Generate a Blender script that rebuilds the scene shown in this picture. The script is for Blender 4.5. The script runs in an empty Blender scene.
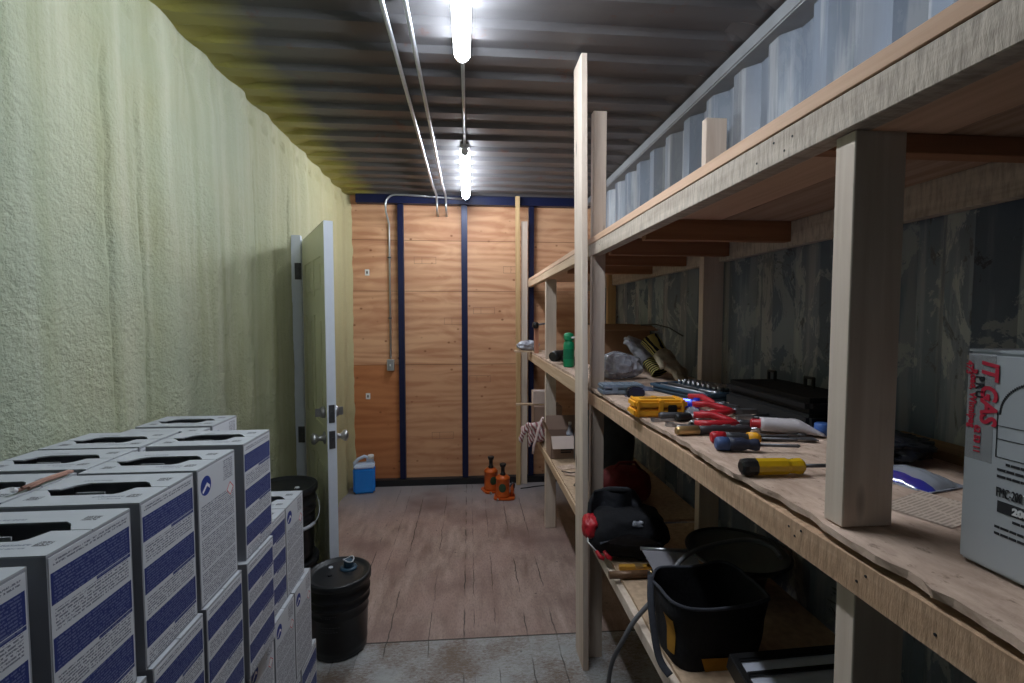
import bpy, bmesh, math, random
from mathutils import Vector, Matrix, Euler, noise as mnoise
random.seed(7)
PI = math.pi
sc = bpy.context.scene
col = sc.collection

# ---------------------------------------------------------------- camera, world, exposure
cam_d = bpy.data.cameras.new('camera'); cam = bpy.data.objects.new('camera', cam_d); col.objects.link(cam)
cam.location = (0, 0, 1.56); cam_d.lens = 17; cam_d.sensor_width = 36; cam_d.clip_start = 0.02
cam.rotation_euler = (PI/2 - math.radians(2.90), 0, -math.radians(5.075))
sc.camera = cam
w = bpy.data.worlds.new('world'); sc.world = w; w.use_nodes = True
w.node_tree.nodes['Background'].inputs[0].default_value = (0.55, 0.75, 1.0, 1)
w.node_tree.nodes['Background'].inputs[1].default_value = 0.012
sc.view_settings.view_transform = 'Standard'; sc.view_settings.look = 'None'
sc.view_settings.gamma = 1; sc.view_settings.use_curve_mapping = False
sc.view_settings.exposure = 0.0
LAMP = 80.0        # strength of the two tube lights

# ---------------------------------------------------------------- node helper
class N:
    def __init__(s, name, rough=0.6, metal=0.0, spec=0.4):
        s.m = bpy.data.materials.new(name); s.m.use_nodes = True
        s.t = s.m.node_tree; s.b = s.t.nodes['Principled BSDF']
        s.b.inputs['Roughness'].default_value = rough; s.b.inputs['Metallic'].default_value = metal
        s.b.inputs['Specular IOR Level'].default_value = spec
        s.tc = s.t.nodes.new('ShaderNodeTexCoord')
    def link(s, a, b): s.t.links.new(a, b)
    def put(s, sock, v):
        if v is None: return
        if hasattr(v, 'is_output') or isinstance(v, bpy.types.NodeSocket): s.link(v, sock)
        else:
            if isinstance(v, (tuple, list)) and len(v) == 3 and sock.type == 'RGBA': v = (*v, 1)
            sock.default_value = v
    @property
    def obj(s): return s.tc.outputs['Object']
    def mp(s, scale=(1,1,1), loc=(0,0,0), rot=(0,0,0), v=None):
        n = s.t.nodes.new('ShaderNodeMapping'); s.link(v or s.obj, n.inputs[0])
        n.inputs['Scale'].default_value = scale; n.inputs['Location'].default_value = loc; n.inputs['Rotation'].default_value = rot
        return n.outputs[0]
    def noise(s, v, scale=5, det=3, rough=.5, dist=0):
        n = s.t.nodes.new('ShaderNodeTexNoise'); s.link(v, n.inputs['Vector'])
        n.inputs['Scale'].default_value = scale; n.inputs['Detail'].default_value = det
        n.inputs['Roughness'].default_value = rough; n.inputs['Distortion'].default_value = dist
        return n.outputs['Fac']
    def vor(s, v, scale=5, feat='F1'):
        n = s.t.nodes.new('ShaderNodeTexVoronoi'); n.feature = feat; s.link(v, n.inputs['Vector']); n.inputs['Scale'].default_value = scale
        return n.outputs['Distance']
    def wave(s, v, scale=5, dist=2, det=2, dirn='X', dscale=1.0):
        n = s.t.nodes.new('ShaderNodeTexWave'); s.link(v, n.inputs['Vector']); n.bands_direction = dirn
        n.inputs['Scale'].default_value = scale; n.inputs['Distortion'].default_value = dist; n.inputs['Detail'].default_value = det
        n.inputs['Detail Scale'].default_value = dscale
        return n.outputs['Fac']
    def ramp(s, f, stops):
        n = s.t.nodes.new('ShaderNodeValToRGB'); s.link(f, n.inputs[0]); e = n.color_ramp.elements
        while len(e) < len(stops): e.new(0.5)
        for i, (p, c) in enumerate(stops):
            e[i].position = p; e[i].color = (c, c, c, 1) if not isinstance(c, (tuple, list)) else (*c, 1)
        return n.outputs[0]
    def mix(s, f, a, b, mode='MIX'):
        n = s.t.nodes.new('ShaderNodeMix'); n.data_type = 'RGBA'; n.blend_type = mode
        s.put(n.inputs[0], f); s.put(n.inputs[6], a); s.put(n.inputs[7], b)
        return n.outputs[2]
    def ma(s, op, a, b=0.0, c=None):
        n = s.t.nodes.new('ShaderNodeMath'); n.operation = op
        s.put(n.inputs[0], a); s.put(n.inputs[1], b)
        if c is not None: s.put(n.inputs[2], c)
        return n.outputs[0]
    def step(s, v, lo, hi):       # 1 where lo < v < hi
        return s.ma('MULTIPLY', s.ma('GREATER_THAN', v, lo), s.ma('LESS_THAN', v, hi))
    def xyz(s, v=None):
        n = s.t.nodes.new('ShaderNodeSeparateXYZ'); s.link(v or s.obj, n.inputs[0]); return n.outputs
    def color(s, c): s.put(s.b.inputs['Base Color'], c); return s
    def rough(s, c): s.put(s.b.inputs['Roughness'], c); return s
    def bump(s, h, strength=.3, dist=.01):
        n = s.t.nodes.new('ShaderNodeBump'); s.link(h, n.inputs['Height'])
        n.inputs['Strength'].default_value = strength; n.inputs['Distance'].default_value = dist
        s.link(n.outputs[0], s.b.inputs['Normal']); return s
    def emit(s, c, k):
        s.b.inputs['Emission Color'].default_value = (*c, 1); s.b.inputs['Emission Strength'].default_value = k; return s

def plain(name, c, rough=.5, metal=0, var=.25, scale=30, bump=.1, spec=.4):
    n = N(name, rough, metal, spec)
    f = n.noise(n.obj, scale, 4)
    n.color(n.mix(f, tuple(x*(1-var) for x in c), tuple(min(1, x*(1+var)) for x in c)))
    if bump: n.bump(f, bump, .004)
    return n.m

def wood(name, light, dark, axis='Y', saw=False, knots=True, rough=.75, seed=0):
    n = N(name, rough, 0, .25)
    st = {'X': (1.2, 22, 22), 'Y': (22, 1.2, 22), 'Z': (22, 22, 1.2)}[axis]
    v = n.mp(st, (seed, seed*2, seed*3))
    g = n.noise(v, 1.6, 6, .6, .6)
    big = n.noise(n.mp(tuple(x*.25 for x in st), (seed+3, 0, 0)), 1.5, 3)
    f = n.ma('ADD', n.ma('MULTIPLY', g, .6), n.ma('MULTIPLY', big, .4))
    c = n.mix(n.ramp(f, [(.35, 0), (.65, 1)]), dark, light)
    h = g
    if knots:
        kv = n.mp({'X': (.45, 1.6, 1.6), 'Y': (1.6, .45, 1.6), 'Z': (1.6, 1.6, .45)}[axis], (seed*1.7, .3, .6))
        k = n.vor(kv, 4.5)
        km = n.ramp(k, [(.05, 1), (.09, 0)])
        c = n.mix(n.ma('MULTIPLY', km, .75), c, tuple(x*.28 for x in dark))
    if saw:
        sv = n.mp({'X': (42, 9, 9), 'Y': (9, 42, 9), 'Z': (9, 9, 42)}[axis])
        s2 = n.noise(sv, 2.2, 4, .65)
        c = n.mix(n.ma('MULTIPLY', n.ramp(s2, [(.36, 1), (.56, 0)]), .45), c, tuple(x*.5 for x in dark))
        h = s2
        n.bump(h, .55, .004)
    else: n.bump(h, .25, .003)
    n.color(c)
    return n.m

# ---------------------------------------------------------------- mesh builder
class MB:
    def __init__(s): s.v = []; s.f = []; s.sm = []
    def add(s, vs, fs, smooth=False, M=None):
        o = len(s.v)
        s.v += [tuple((M @ Vector(p)) if M else p) for p in vs]
        s.f += [tuple(i+o for i in f) for f in fs]; s.sm += [smooth]*len(fs); return s
    def box(s, x0, x1, y0, y1, z0, z1, M=None):
        vs = [(x, y, z) for x in (x0, x1) for y in (y0, y1) for z in (z0, z1)]
        return s.add(vs, [(0,1,3,2),(4,6,7,5),(0,4,5,1),(2,3,7,6),(0,2,6,4),(1,5,7,3)], False, M)
    def bx(s, c, d, M=None):
        return s.box(c[0]-d[0]/2, c[0]+d[0]/2, c[1]-d[1]/2, c[1]+d[1]/2, c[2]-d[2]/2, c[2]+d[2]/2, M)
    def lathe(s, prof, n=32, M=None, cap=True, smooth=True):
        vs = []; fs = []
        for r, z in prof:
            for i in range(n):
                a = 2*PI*i/n; vs.append((r*math.cos(a), r*math.sin(a), z))
        for j in range(len(prof)-1):
            for i in range(n):
                k = (i+1) % n; fs.append((j*n+i, j*n+k, (j+1)*n+k, (j+1)*n+i))
        s.add(vs, fs, smooth, M)
        if cap:
            o = len(s.v)-len(vs)
            s.f.append(tuple(o+i for i in range(n))[::-1]); s.sm.append(False)
            s.f.append(tuple(o+(len(prof)-1)*n+i for i in range(n))); s.sm.append(False)
        return s
    def tube(s, pts, r, n=10, M=None, closed=False, flat=None):
        P = [Vector(p) for p in pts]; R = r if isinstance(r, (list, tuple)) else [r]*len(P)
        vs = []; fs = []; m = len(P)
        up = None
        for i, p in enumerate(P):
            a = P[i-1] if (i > 0 or closed) else P[i]; b = P[(i+1) % m] if (i < m-1 or closed) else P[i]
            t = (b-a).normalized()
            if up is None:
                up = Vector((0, 0, 1)) if abs(t.z) < .9 else Vector((1, 0, 0))
            x = t.cross(up); x.normalize(); y = x.cross(t); y.normalize(); up = y
            for k in range(n):
                q = 2*PI*k/n; fx = flat or 1
                vs.append(tuple(p + x*math.cos(q)*R[i] + y*math.sin(q)*R[i]*fx))
        L = m if closed else m-1
        for j in range(L):
            for k in range(n):
                k2 = (k+1) % n; j2 = (j+1) % m
                fs.append((j*n+k, j*n+k2, j2*n+k2, j2*n+k))
        s.add(vs, fs, True, M)
        if not closed:
            o = len(s.v)-len(vs)
            s.f.append(tuple(o+i for i in range(n))[::-1]); s.sm.append(False)
            s.f.append(tuple(o+(m-1)*n+i for i in range(n))); s.sm.append(False)
        return s
    def prism(s, poly, z0, z1, M=None):      # polygon in xy, extruded in z
        n = len(poly)
        vs = [(x, y, z0) for x, y in poly] + [(x, y, z1) for x, y in poly]
        fs = [tuple(range(n))[::-1], tuple(range(n, 2*n))] + [(i, (i+1) % n, (i+1) % n+n, i+n) for i in range(n)]
        return s.add(vs, fs, False, M)
    def sphere(s, c, r, n=16, M=None, sc3=(1,1,1)):
        vs = []; fs = []; h = n//2
        for j in range(1, h):
            for i in range(n):
                t = PI*j/h; a = 2*PI*i/n
                vs.append((c[0]+r*sc3[0]*math.sin(t)*math.cos(a), c[1]+r*sc3[1]*math.sin(t)*math.sin(a), c[2]+r*sc3[2]*math.cos(t)))
        vs += [(c[0], c[1], c[2]+r*sc3[2]), (c[0], c[1], c[2]-r*sc3[2])]
        for j in range(h-2):
            for i in range(n):
                k = (i+1) % n; fs.append((j*n+i, (j+1)*n+i, (j+1)*n+k, j*n+k))
        T = len(vs)-2
        for i in range(n):
            k = (i+1) % n; fs.append((T, i, k)); fs.append((T+1, (h-2)*n+k, (h-2)*n+i))
        return s.add(vs, fs, True, M)
    def grid(s, fn, nu, nv, smooth=True, M=None):
        vs = [fn(i/nu, j/nv) for i in range(nu+1) for j in range(nv+1)]
        fs = [(i*(nv+1)+j, (i+1)*(nv+1)+j, (i+1)*(nv+1)+j+1, i*(nv+1)+j+1) for i in range(nu) for j in range(nv)]
        return s.add(vs, fs, smooth, M)
    def build(s, name, mat, parent=None, bevel=0, off=None, seg=2):
        me = bpy.data.meshes.new(name)
        vs = s.v
        if off is not None: vs = [(a-off[0], b-off[1], c-off[2]) for a, b, c in vs]
        me.from_pydata(vs, [], s.f)
        me.polygons.foreach_set('use_smooth', s.sm)
        bm = bmesh.new(); bm.from_mesh(me)
        bmesh.ops.recalc_face_normals(bm, faces=bm.faces)
        if bevel:
            es = [e for e in bm.edges if len(e.link_faces) == 2 and e.calc_face_angle(0) > .6]
            bmesh.ops.bevel(bm, geom=es, offset=bevel, segments=seg, affect='EDGES', clamp_overlap=True)
        bm.to_mesh(me); bm.free(); me.update()
        o = bpy.data.objects.new(name, me); col.objects.link(o)
        me.materials.append(mat)
        if parent: o.parent = parent
        return o

def tag(o, label=None, cat=None, group=None, kind=None):
    for k, v in (('label', label), ('category', cat), ('group', group), ('kind', kind)):
        if v: o[k] = v
    return o
def thing(name, label, cat, loc=(0,0,0), rz=0, group=None, rot=None):
    o = bpy.data.objects.new(name, None); col.objects.link(o); o.empty_display_size = .05
    o.location = loc; o.rotation_euler = rot or (0, 0, rz)
    return tag(o, label, cat, group)
def copy_tree(o, parent=None):
    c = o.copy(); col.objects.link(c); c.parent = parent
    for ch in list(o.children): copy_tree(ch, c)
    return c
def text(s, size, name, mat, parent, M, depth=.0004, space=1.0, shear=0, bold=0):
    if s == 'FMC-200': M = M @ Matrix.Diagonal((.45, 1, 1, 1))
    cu = bpy.data.curves.new(name, 'FONT'); cu.body = s; cu.size = size; cu.extrude = depth; cu.align_x = 'LEFT'
    cu.space_character = space; cu.shear = shear; cu.offset = bold; cu.resolution_u = 3
    t = bpy.data.objects.new(name, cu); col.objects.link(t)
    dg = bpy.context.evaluated_depsgraph_get()
    me = bpy.data.meshes.new_from_object(t.evaluated_get(dg)); bpy.data.objects.remove(t)
    me.transform(M)
    o = bpy.data.objects.new(name, me); col.objects.link(o); me.materials.clear(); me.materials.append(mat)
    o.parent = parent; return o
def remesh(o, voxel, smooth=4, disp=0, dscale=20):
    m = o.modifiers.new('r', 'REMESH'); m.mode = 'VOXEL'; m.voxel_size = voxel; m.use_smooth_shade = True
    m2 = o.modifiers.new('s', 'SMOOTH'); m2.iterations = smooth; m2.factor = .5
    dg = bpy.context.evaluated_depsgraph_get(); me = bpy.data.meshes.new_from_object(o.evaluated_get(dg))
    o.modifiers.clear(); mat = o.data.materials[0]; o.data = me
    if disp:
        for v in me.vertices:
            p = v.co*dscale
            v.co += v.normal*(mnoise.noise(p) + .5*mnoise.noise(p*2.3))*disp
    if not me.materials: me.materials.append(mat)
    me.polygons.foreach_set('use_smooth', [True]*len(me.polygons))
    return o
def RX(a): return Matrix.Rotation(a, 4, 'X')
def RY(a): return Matrix.Rotation(a, 4, 'Y')
def RZ(a): return Matrix.Rotation(a, 4, 'Z')
def T(x, y, z): return Matrix.Translation((x, y, z))

# ---------------------------------------------------------------- materials
def foam_mat():
    n = N('spray_foam', .62, 0, .25)
    x, y, z = n.xyz()
    streak = n.noise(n.mp((1, 7, .30)), 1.6, 5, .6)
    blotch = n.noise(n.obj, 2.0, 4)
    c = n.mix(n.ramp(streak, [(.35, 0), (.68, 1)]), (.36, .37, .23), (.51, .515, .38))
    c = n.mix(n.ma('MULTIPLY', n.ramp(blotch, [(.40, 0), (.7, 1)]), .5), c, (.37, .43, .33))
    nr = n.ramp(n.ma('ADD', n.ma('MULTIPLY', y, .5), n.ma('MULTIPLY', blotch, .12)), [(.50, 1), (.80, 0)])  # painted light falloff: foam darkens to teal grey towards the camera
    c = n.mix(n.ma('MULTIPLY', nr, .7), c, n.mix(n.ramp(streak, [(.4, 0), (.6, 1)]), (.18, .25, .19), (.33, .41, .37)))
    yel = n.ma('MULTIPLY', n.ramp(n.ma('MULTIPLY', y, .2), [(.45, 0), (.85, 1)]), .75)   # foam turns yellower towards the far end
    c = n.mix(yel, c, (.50, .43, .22))
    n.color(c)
    h = n.ma('ADD', n.noise(n.obj, 75, 4, .65), n.ma('MULTIPLY', n.noise(n.obj, 26, 3), .7))
    n.bump(h, .60, .02)
    return n.m
def steel_ceiling():
    n = N('ceiling_paint', .42, .25, .4)
    x, y, z = n.xyz()
    f = n.noise(n.mp((1.2, 4, 4)), 3, 5, .6)
    c = n.mix(f, (.058, .056, .060), (.140, .136, .142))
    rust = n.ramp(n.noise(n.obj, 6, 6, .7), [(.60, 0), (.68, 1)])
    c = n.mix(n.ma('MULTIPLY', rust, .55), c, (.13, .05, .03))
    # yellow foam overspray along the left edge
    e = n.ma('ADD', x, n.ma('MULTIPLY', n.noise(n.mp((1, 3, 1)), 2.3, 4), .34))
    ov = n.ramp(n.ma('ADD', e, .84), [(.03, 1), (.20, 0)])
    c = n.mix(n.ma('MULTIPLY', ov, .85), c, (.34, .31, .07))
    n.color(c); n.bump(n.noise(n.obj, 25, 3), .15, .004)
    n.rough(n.ramp(f, [(.3, .34), (.7, .6)]))
    return n.m
def wall_steel():
    n = N('container_wall_paint', .5, .1, .4)
    x, y, z = n.xyz()
    f = n.noise(n.mp((1, 4, .8)), 3, 5, .6)
    c = n.mix(f, (.085, .105, .145), (.19, .22, .265))
    bare = n.ramp(n.noise(n.mp((1, 7, .4), (2, 1, 0)), 2.5, 4, .6), [(.52, 0), (.60, 1)])
    c = n.mix(n.ma('MULTIPLY', bare, .55), c, (.34, .35, .36))
    peel = n.ramp(n.noise(n.mp((1, 3.0, 1.3)), 3.2, 7, .7, .8), [(.535, 0), (.55, 1)])
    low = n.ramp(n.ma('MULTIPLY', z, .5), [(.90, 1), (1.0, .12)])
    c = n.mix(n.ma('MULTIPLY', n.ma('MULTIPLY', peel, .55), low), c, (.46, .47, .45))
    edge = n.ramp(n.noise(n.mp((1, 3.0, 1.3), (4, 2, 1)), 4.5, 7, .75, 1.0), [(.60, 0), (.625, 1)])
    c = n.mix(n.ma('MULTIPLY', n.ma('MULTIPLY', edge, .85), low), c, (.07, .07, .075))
    dirt = n.ramp(n.noise(n.mp((1, 2, .5)), 2.4, 4), [(.4, 0), (.75, 1)])
    c = n.mix(n.ma('MULTIPLY', dirt, .35), c, (.20, .17, .13))
    n.color(c); n.bump(n.ma('ADD', peel, edge), .2, .002)
    return n.m
def floor_mat():
    n = N('worn_plywood_floor', .5, 0, .4)
    x, y, z = n.xyz()
    a = n.noise(n.mp((5, 1.2, 1)), 2.4, 6, .65, .3); b = n.noise(n.obj, 2.6, 5, .6)
    c = n.mix(n.ramp(a, [(.3, 0), (.7, 1)]), (.19, .125, .105), (.46, .345, .295))
    c = n.mix(n.ma('MULTIPLY', n.ramp(b, [(.42, 0), (.62, 1)]), .6), c, (.36, .24, .21))
    fine = n.noise(n.mp((6, 2, 1)), 22, 6, .75)
    c = n.mix(n.ma('MULTIPLY', n.ramp(fine, [(.30, .9), (.55, 0)]), .55), c, (.10, .065, .055))
    far = n.ramp(n.ma('ADD', n.ma('MULTIPLY', y, .2), n.ma('MULTIPLY', b, .12)), [(.80, 0), (.92, 1)])
    c = n.mix(n.ma('MULTIPLY', far, .8), c, (.21, .205, .22))
    stain = n.ramp(n.noise(n.obj, 1.7, 3, .5), [(.50, 0), (.72, 1)])
    c = n.mix(n.ma('MULTIPLY', stain, .75), c, (.115, .062, .058))
    # the nearest panel: grey, scraped down to bare wood
    scr = n.ramp(n.ma('ADD', n.ma('MULTIPLY', n.noise(n.mp((9, 22, 1)), 5.0, 8, .85, .8), .6), n.ma('MULTIPLY', n.noise(n.mp((2, 2, 1)), 2, 4), .4)), [(.42, 0), (.55, 1)])
    grey = n.mix(n.noise(n.obj, 14, 6, .7), (.22, .225, .23), (.44, .45, .45))
    g = n.mix(scr, (.15, .105, .078), grey)
    near = n.ma('LESS_THAN', n.ma('ADD', y, n.ma('MULTIPLY', x, .012)), 2.285)
    c = n.mix(near, c, g)
    seam = n.step(n.ma('ADD', y, n.ma('MULTIPLY', x, .012)), 2.279, 2.288)
    pl = None
    for xs, w_ in ((-.03, .0035), (.28, .003), (-.40, .003), (-.62, .003), (.02, .002), (-.20, .002), (.13, .002), (.42, .003), (-.52, .002)):
        xx = n.ma('ADD', x, n.ma('MULTIPLY', n.noise(n.mp((1, 3, 1)), 3, 2), .02))
        q = n.step(xx, xs-w_+.01, xs+w_+.01); pl = q if pl is None else n.ma('MAXIMUM', pl, q)
    brk = n.ramp(n.noise(n.mp((1, 1.5, 1), (5, 1, 2)), 2, 3), [(.45, 0), (.55, 1)])
    ln = n.ma('MAXIMUM', seam, n.ma('MULTIPLY', n.ma('MULTIPLY', pl, brk), .8))
    spots = n.ramp(n.vor(n.obj, 9), [(.04, 1), (.07, 0)])
    ln = n.ma('MAXIMUM', ln, n.ma('MULTIPLY', spots, .6))
    c = n.mix(ln, c, (.035, .028, .024))
    n.color(c)
    n.rough(n.ramp(a, [(.3, .38), (.7, .62)]))
    n.bump(n.ma('SUBTRACT', a, ln), .2, .004)
    return n.m
def plywood_mat():
    n = N('sheathing_plywood', .6, 0, .3)
    x, y, z = n.xyz()
    wv = n.noise(n.mp((1.0, 1, 4.5)), 1.8, 5, .55, 1.6)
    rings = n.wave(n.mp((.35, 1, 2.2)), 2.0, 14, 2, 'Z', .7)
    f = n.ma('ADD', n.ma('MULTIPLY', wv, .82), n.ma('MULTIPLY', rings, .18))
    c = n.mix(n.ramp(f, [(.34, 0), (.62, 1)]), (.45, .215, .115), (.62, .355, .205))
    kn = n.vor(n.mp((1, 1, 1.3), (.3, 0, .1)), 8.0)
    c = n.mix(n.ramp(kn, [(.055, .85), (.13, 0)]), c, (.20, .075, .03))
    low = n.ma('MULTIPLY', n.ma('LESS_THAN', z, 1.119), n.ma('LESS_THAN', x, -.62))
    c = n.mix(low, c, (.82, .56, .36), 'MULTIPLY')
    low2 = n.ma('LESS_THAN', z, 1.119)
    c = n.mix(n.ma('MULTIPLY', low2, .25), c, (.45, .20, .10))
    sm = None
    for zs in (2.26, 1.797, 1.119):
        q = n.step(z, zs-.003, zs+.003); sm = q if sm is None else n.ma('MAXIMUM', sm, q)
    c = n.mix(n.ma('MULTIPLY', sm, .75), c, (.13, .06, .03))
    n.color(c); n.bump(f, .1, .003)
    return n.m
M_foam, M_ceil, M_wall, M_floor, M_ply = foam_mat(), steel_ceiling(), wall_steel(), floor_mat(), plywood_mat()
M_navy = plain('navy_steel', (.006, .010, .045), .4, .2, .2, 20, .05)
M_black = plain('black_paint', (.012, .012, .014), .5)
M_galv = plain('galvanised_conduit', (.52, .54, .57), .32, .85, .1, 60, .02)
M_rail = plain('grey_steel_rail', (.24, .25, .26), .45, .3, .25, 12, .05)
M_pineY = wood('pine_rail', (.62, .47, .33), (.42, .28, .18), 'Y', seed=1)
M_pineZ = wood('pine_stud', (.70, .60, .51), (.52, .41, .33), 'Z', seed=2)
M_pineZ2 = wood('yellow_pine_strip', (.60, .42, .22), (.42, .26, .12), 'Z', seed=5)
M_sawY = wood('rough_sawn_rail', (.60, .52, .44), (.36, .29, .23), 'Y', saw=True, seed=3)
M_sawY2 = wood('rough_sawn_lower_rail', (.68, .47, .32), (.46, .29, .18), 'Y', saw=True, seed=4)
M_redX = wood('red_brown_joist', (.40, .20, .11), (.24, .11, .06), 'X', seed=6)
M_plyedge = wood('plywood_edge', (.66, .45, .32), (.52, .33, .22), 'Y', knots=False, seed=8)
def deck_m():
    n = N('worn_shelf_board', .8, 0, .25)
    a = n.noise(n.mp((6, 2.5, 6)), 3, 7, .7, .4); b = n.noise(n.obj, 3.2, 5, .6); q = n.noise(n.mp((1, .6, 1)), 60, 4, .7)
    c = n.mix(n.ramp(a, [(.32, 0), (.66, 1)]), (.36, .25, .185), (.64, .48, .385))
    c = n.mix(n.ma('MULTIPLY', n.ramp(b, [(.50, 0), (.66, 1)]), .55), c, (.24, .165, .125))
    c = n.mix(n.ma('MULTIPLY', n.ramp(q, [(.60, 0), (.68, 1)]), .6), c, (.13, .08, .055))
    n.color(c); n.bump(n.ma('ADD', a, q), .5, .004); return n.m
M_deck = deck_m()
M_under = wood('shelf_plank', (.50, .36, .27), (.28, .17, .11), 'Y', seed=10)
M_osb = plain('chipboard', (.48, .34, .23), .8, 0, .45, 45, .4)
M_cardb = plain('brown_cardboard', (.24, .135, .075), .8, 0, .15, 12, .1)
M_cardp = plain('pale_cardboard', (.50, .40, .36), .8, 0, .12, 12, .1)
M_white = plain('white_plastic', (.72, .72, .72), .45, 0, .06)
M_blk = plain('black_plastic', (.012, .012, .013), .38, 0, .3, 40, .1)
M_mblk = plain('matt_black_plastic', (.006, .006, .007), .75, 0, .3, 40, .1)
M_blkrub = plain('black_fabric', (.010, .010, .013), .9, 0, .5, 90, .4)
M_greyfab = plain('charcoal_fabric', (.035, .037, .048), .9, 0, .4, 60, .4)
M_steel = plain('bare_steel', (.38, .38, .40), .35, .9, .3, 40, .1)
M_dsteel = plain('dark_steel', (.11, .11, .12), .45, .7, .4, 40, .1)
M_red = plain('red_grip', (.42, .015, .025), .4, 0, .2)
M_dred = plain('dark_red_fabric', (.10, .004, .007), .8, 0, .4)
M_yel = plain('yellow_case_plastic', (.78, .36, .02), .45, 0, .1, 20, .05)
M_blue = plain('blue_plastic', (.01, .03, .45), .35, 0, .2)
M_brass = plain('brass', (.62, .42, .20), .35, .8, .2)
M_green = plain('green_bottle', (.005, .24, .10), .38, 0, .15)
M_pink = plain('pinkish_rag', (.50, .38, .37), .9, 0, .4, 30, .4)

# ---------------------------------------------------------------- room shell
L0, L1 = -2.6, 4.53            # container from behind the camera to the far wall
XL, XR, ZC = -1.09, 1.13, 2.655
# floor
mb = MB(); mb.box(-1.25, 1.25, L0, L1+.08, -.12, 0)
tag(mb.build('floor', M_floor), 'worn reddish brown plywood floor with a scraped grey near panel', kind='structure')
# corrugated steel ceiling, ribs across the container
prof = []
y = L0; pitch = .196
while y < L1+.02:
    for dy, z in ((0, 0), (.062, 0), (.084, .022), (.160, .022), (.182, 0)): prof.append((y+dy, z))
    y += pitch
def rib(x):    # ribs die out near the edges
    return max(0, min(1, (1.10-abs(x))/.10))
xs = [-1.22, -1.10, -1.05, -1.0, -.5, 0, .5, 1.0, 1.05, 1.10, 1.22]
vs = []; fs = []
for (yy, zz) in prof:
    for x in xs: vs.append((x, min(yy, L1+.08), ZC + .0 + zz*rib(x)))
k = len(xs)
for i in range(len(prof)-1):
    for j in range(k-1): fs.append((i*k+j, i*k+j+1, (i+1)*k+j+1, (i+1)*k+j))
mb = MB(); mb.add(vs, fs)
mb.box(-1.22, 1.22, L0, L1+.08, ZC+.04, ZC+.06)
tag(mb.build('ceiling', M_ceil), 'dark corrugated steel container roof with yellow foam overspray on the left', kind='structure')
# foam-sprayed left wall
def foamx(y, z):
    c = .5+.5*math.cos(2*PI*(y-.1)/.30)
    d = .018*(c**1.5) + .010*mnoise.noise(Vector((y*2.2, z*.7, 3))) + .006*mnoise.noise(Vector((y*9, z*5, 1))) + .0025*mnoise.noise(Vector((y*34, z*34, 6)))
    for yg, za, zb in ((1.585, 1.1, 2.42), (1.756, 1.0, 2.38), (2.62, 1.8, 2.4), (3.05, 1.9, 2.4), (.98, 1.3, 2.3)):
        if za < z < zb:
            q = y - yg - .012*mnoise.noise(Vector((z*6, yg, 0)))
            d -= .016*math.exp(-(q/.008)**2) * min(1, (z-za)*6, (zb-z)*6)
    if z > 2.42:
        t = (z-2.42)/(ZC-2.42)
        d += -.012*t + .012*mnoise.noise(Vector((y*7, z*7, 9)))
        if 2.53 < z < 2.60: d -= .020*max(0, math.sin(2*PI*y/.13))*math.sin(PI*(z-2.53)/.07)
    ye = L1 - y
    if ye < .16: d += .035*(1-max(ye, 0)/.16)**2 + .012*mnoise.noise(Vector((z*9, y*6, 2)))*(1-ye/.16)
    return XL + d - .005
ny, nz = 560, 190
def fy_(u): return L0+(.75-L0)*u/.12 if u < .12 else .75+(L1-.75)*(u-.12)/.88
ny = 740
mb = MB(); mb.grid(lambda u, v: (foamx(fy_(u), v*(ZC+.01)), fy_(u), v*(ZC+.01)), ny, nz)
mb.box(-1.24, -1.20, L0, L1+.08, 0, ZC+.06)
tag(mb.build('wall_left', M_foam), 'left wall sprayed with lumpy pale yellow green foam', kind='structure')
# back wall: plywood sheets
mb = MB(); mb.box(-1.24, 1.24, L1, L1+.06, 0, ZC+.06)
tag(mb.build('wall_back', M_ply), 'orange plywood sheathing across the far end', kind='structure')
# corrugated right wall
prof = []; y = 1.2375-.24*17; p = .24
while y < L1+.05:
    for dy, x in ((0, 0), (.065, 0), (.120, .048), (.185, .048)): prof.append((min(y+dy, L1+.06), XR+x))
    y += p
vs = []; fs = []
for yy, xx in prof:
    vs += [(xx, yy, 0), (xx, yy, ZC+.06)]
for i in range(len(prof)-1): fs.append((2*i, 2*i+1, 2*i+3, 2*i+2))
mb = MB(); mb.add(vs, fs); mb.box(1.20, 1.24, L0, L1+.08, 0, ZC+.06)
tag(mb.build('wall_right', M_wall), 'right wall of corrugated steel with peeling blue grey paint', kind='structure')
# top rail of the right wall
mb = MB(); mb.box(1.082, 1.20, L0, L1, 2.583, 2.643); mb.box(1.115, 1.20, L0, L1, 2.643, ZC)
tag(mb.build('trim_1', M_rail, bevel=.006), 'grey steel rail along the top of the right wall', kind='structure')
# navy frame
k = 2
def navy(n, x0, x1, y0, y1, z0, z1, m=M_navy, lab=''):
    tag(MB().box(x0, x1, y0, y1, z0, z1).build('trim_%d' % n, m, bevel=.003), lab, kind='structure')
navy(2, -1.00, 1.13, 4.455, L1, 2.578, ZC, lab='navy steel beam across the top of the plywood')
navy(3, -.640, -.588, 4.475, L1, .06, 2.578, lab='left navy steel upright on the plywood')
navy(4, -.067, -.012, 4.475, L1, .06, 2.578, lab='middle navy steel upright on the plywood')
navy(5, .555, .602, 4.475, L1, .06, 2.578, lab='right navy steel upright on the plywood')
navy(6, -1.05, 1.13, 4.46, L1, 0, .058, M_black, 'black steel sill at the foot of the plywood')
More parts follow.
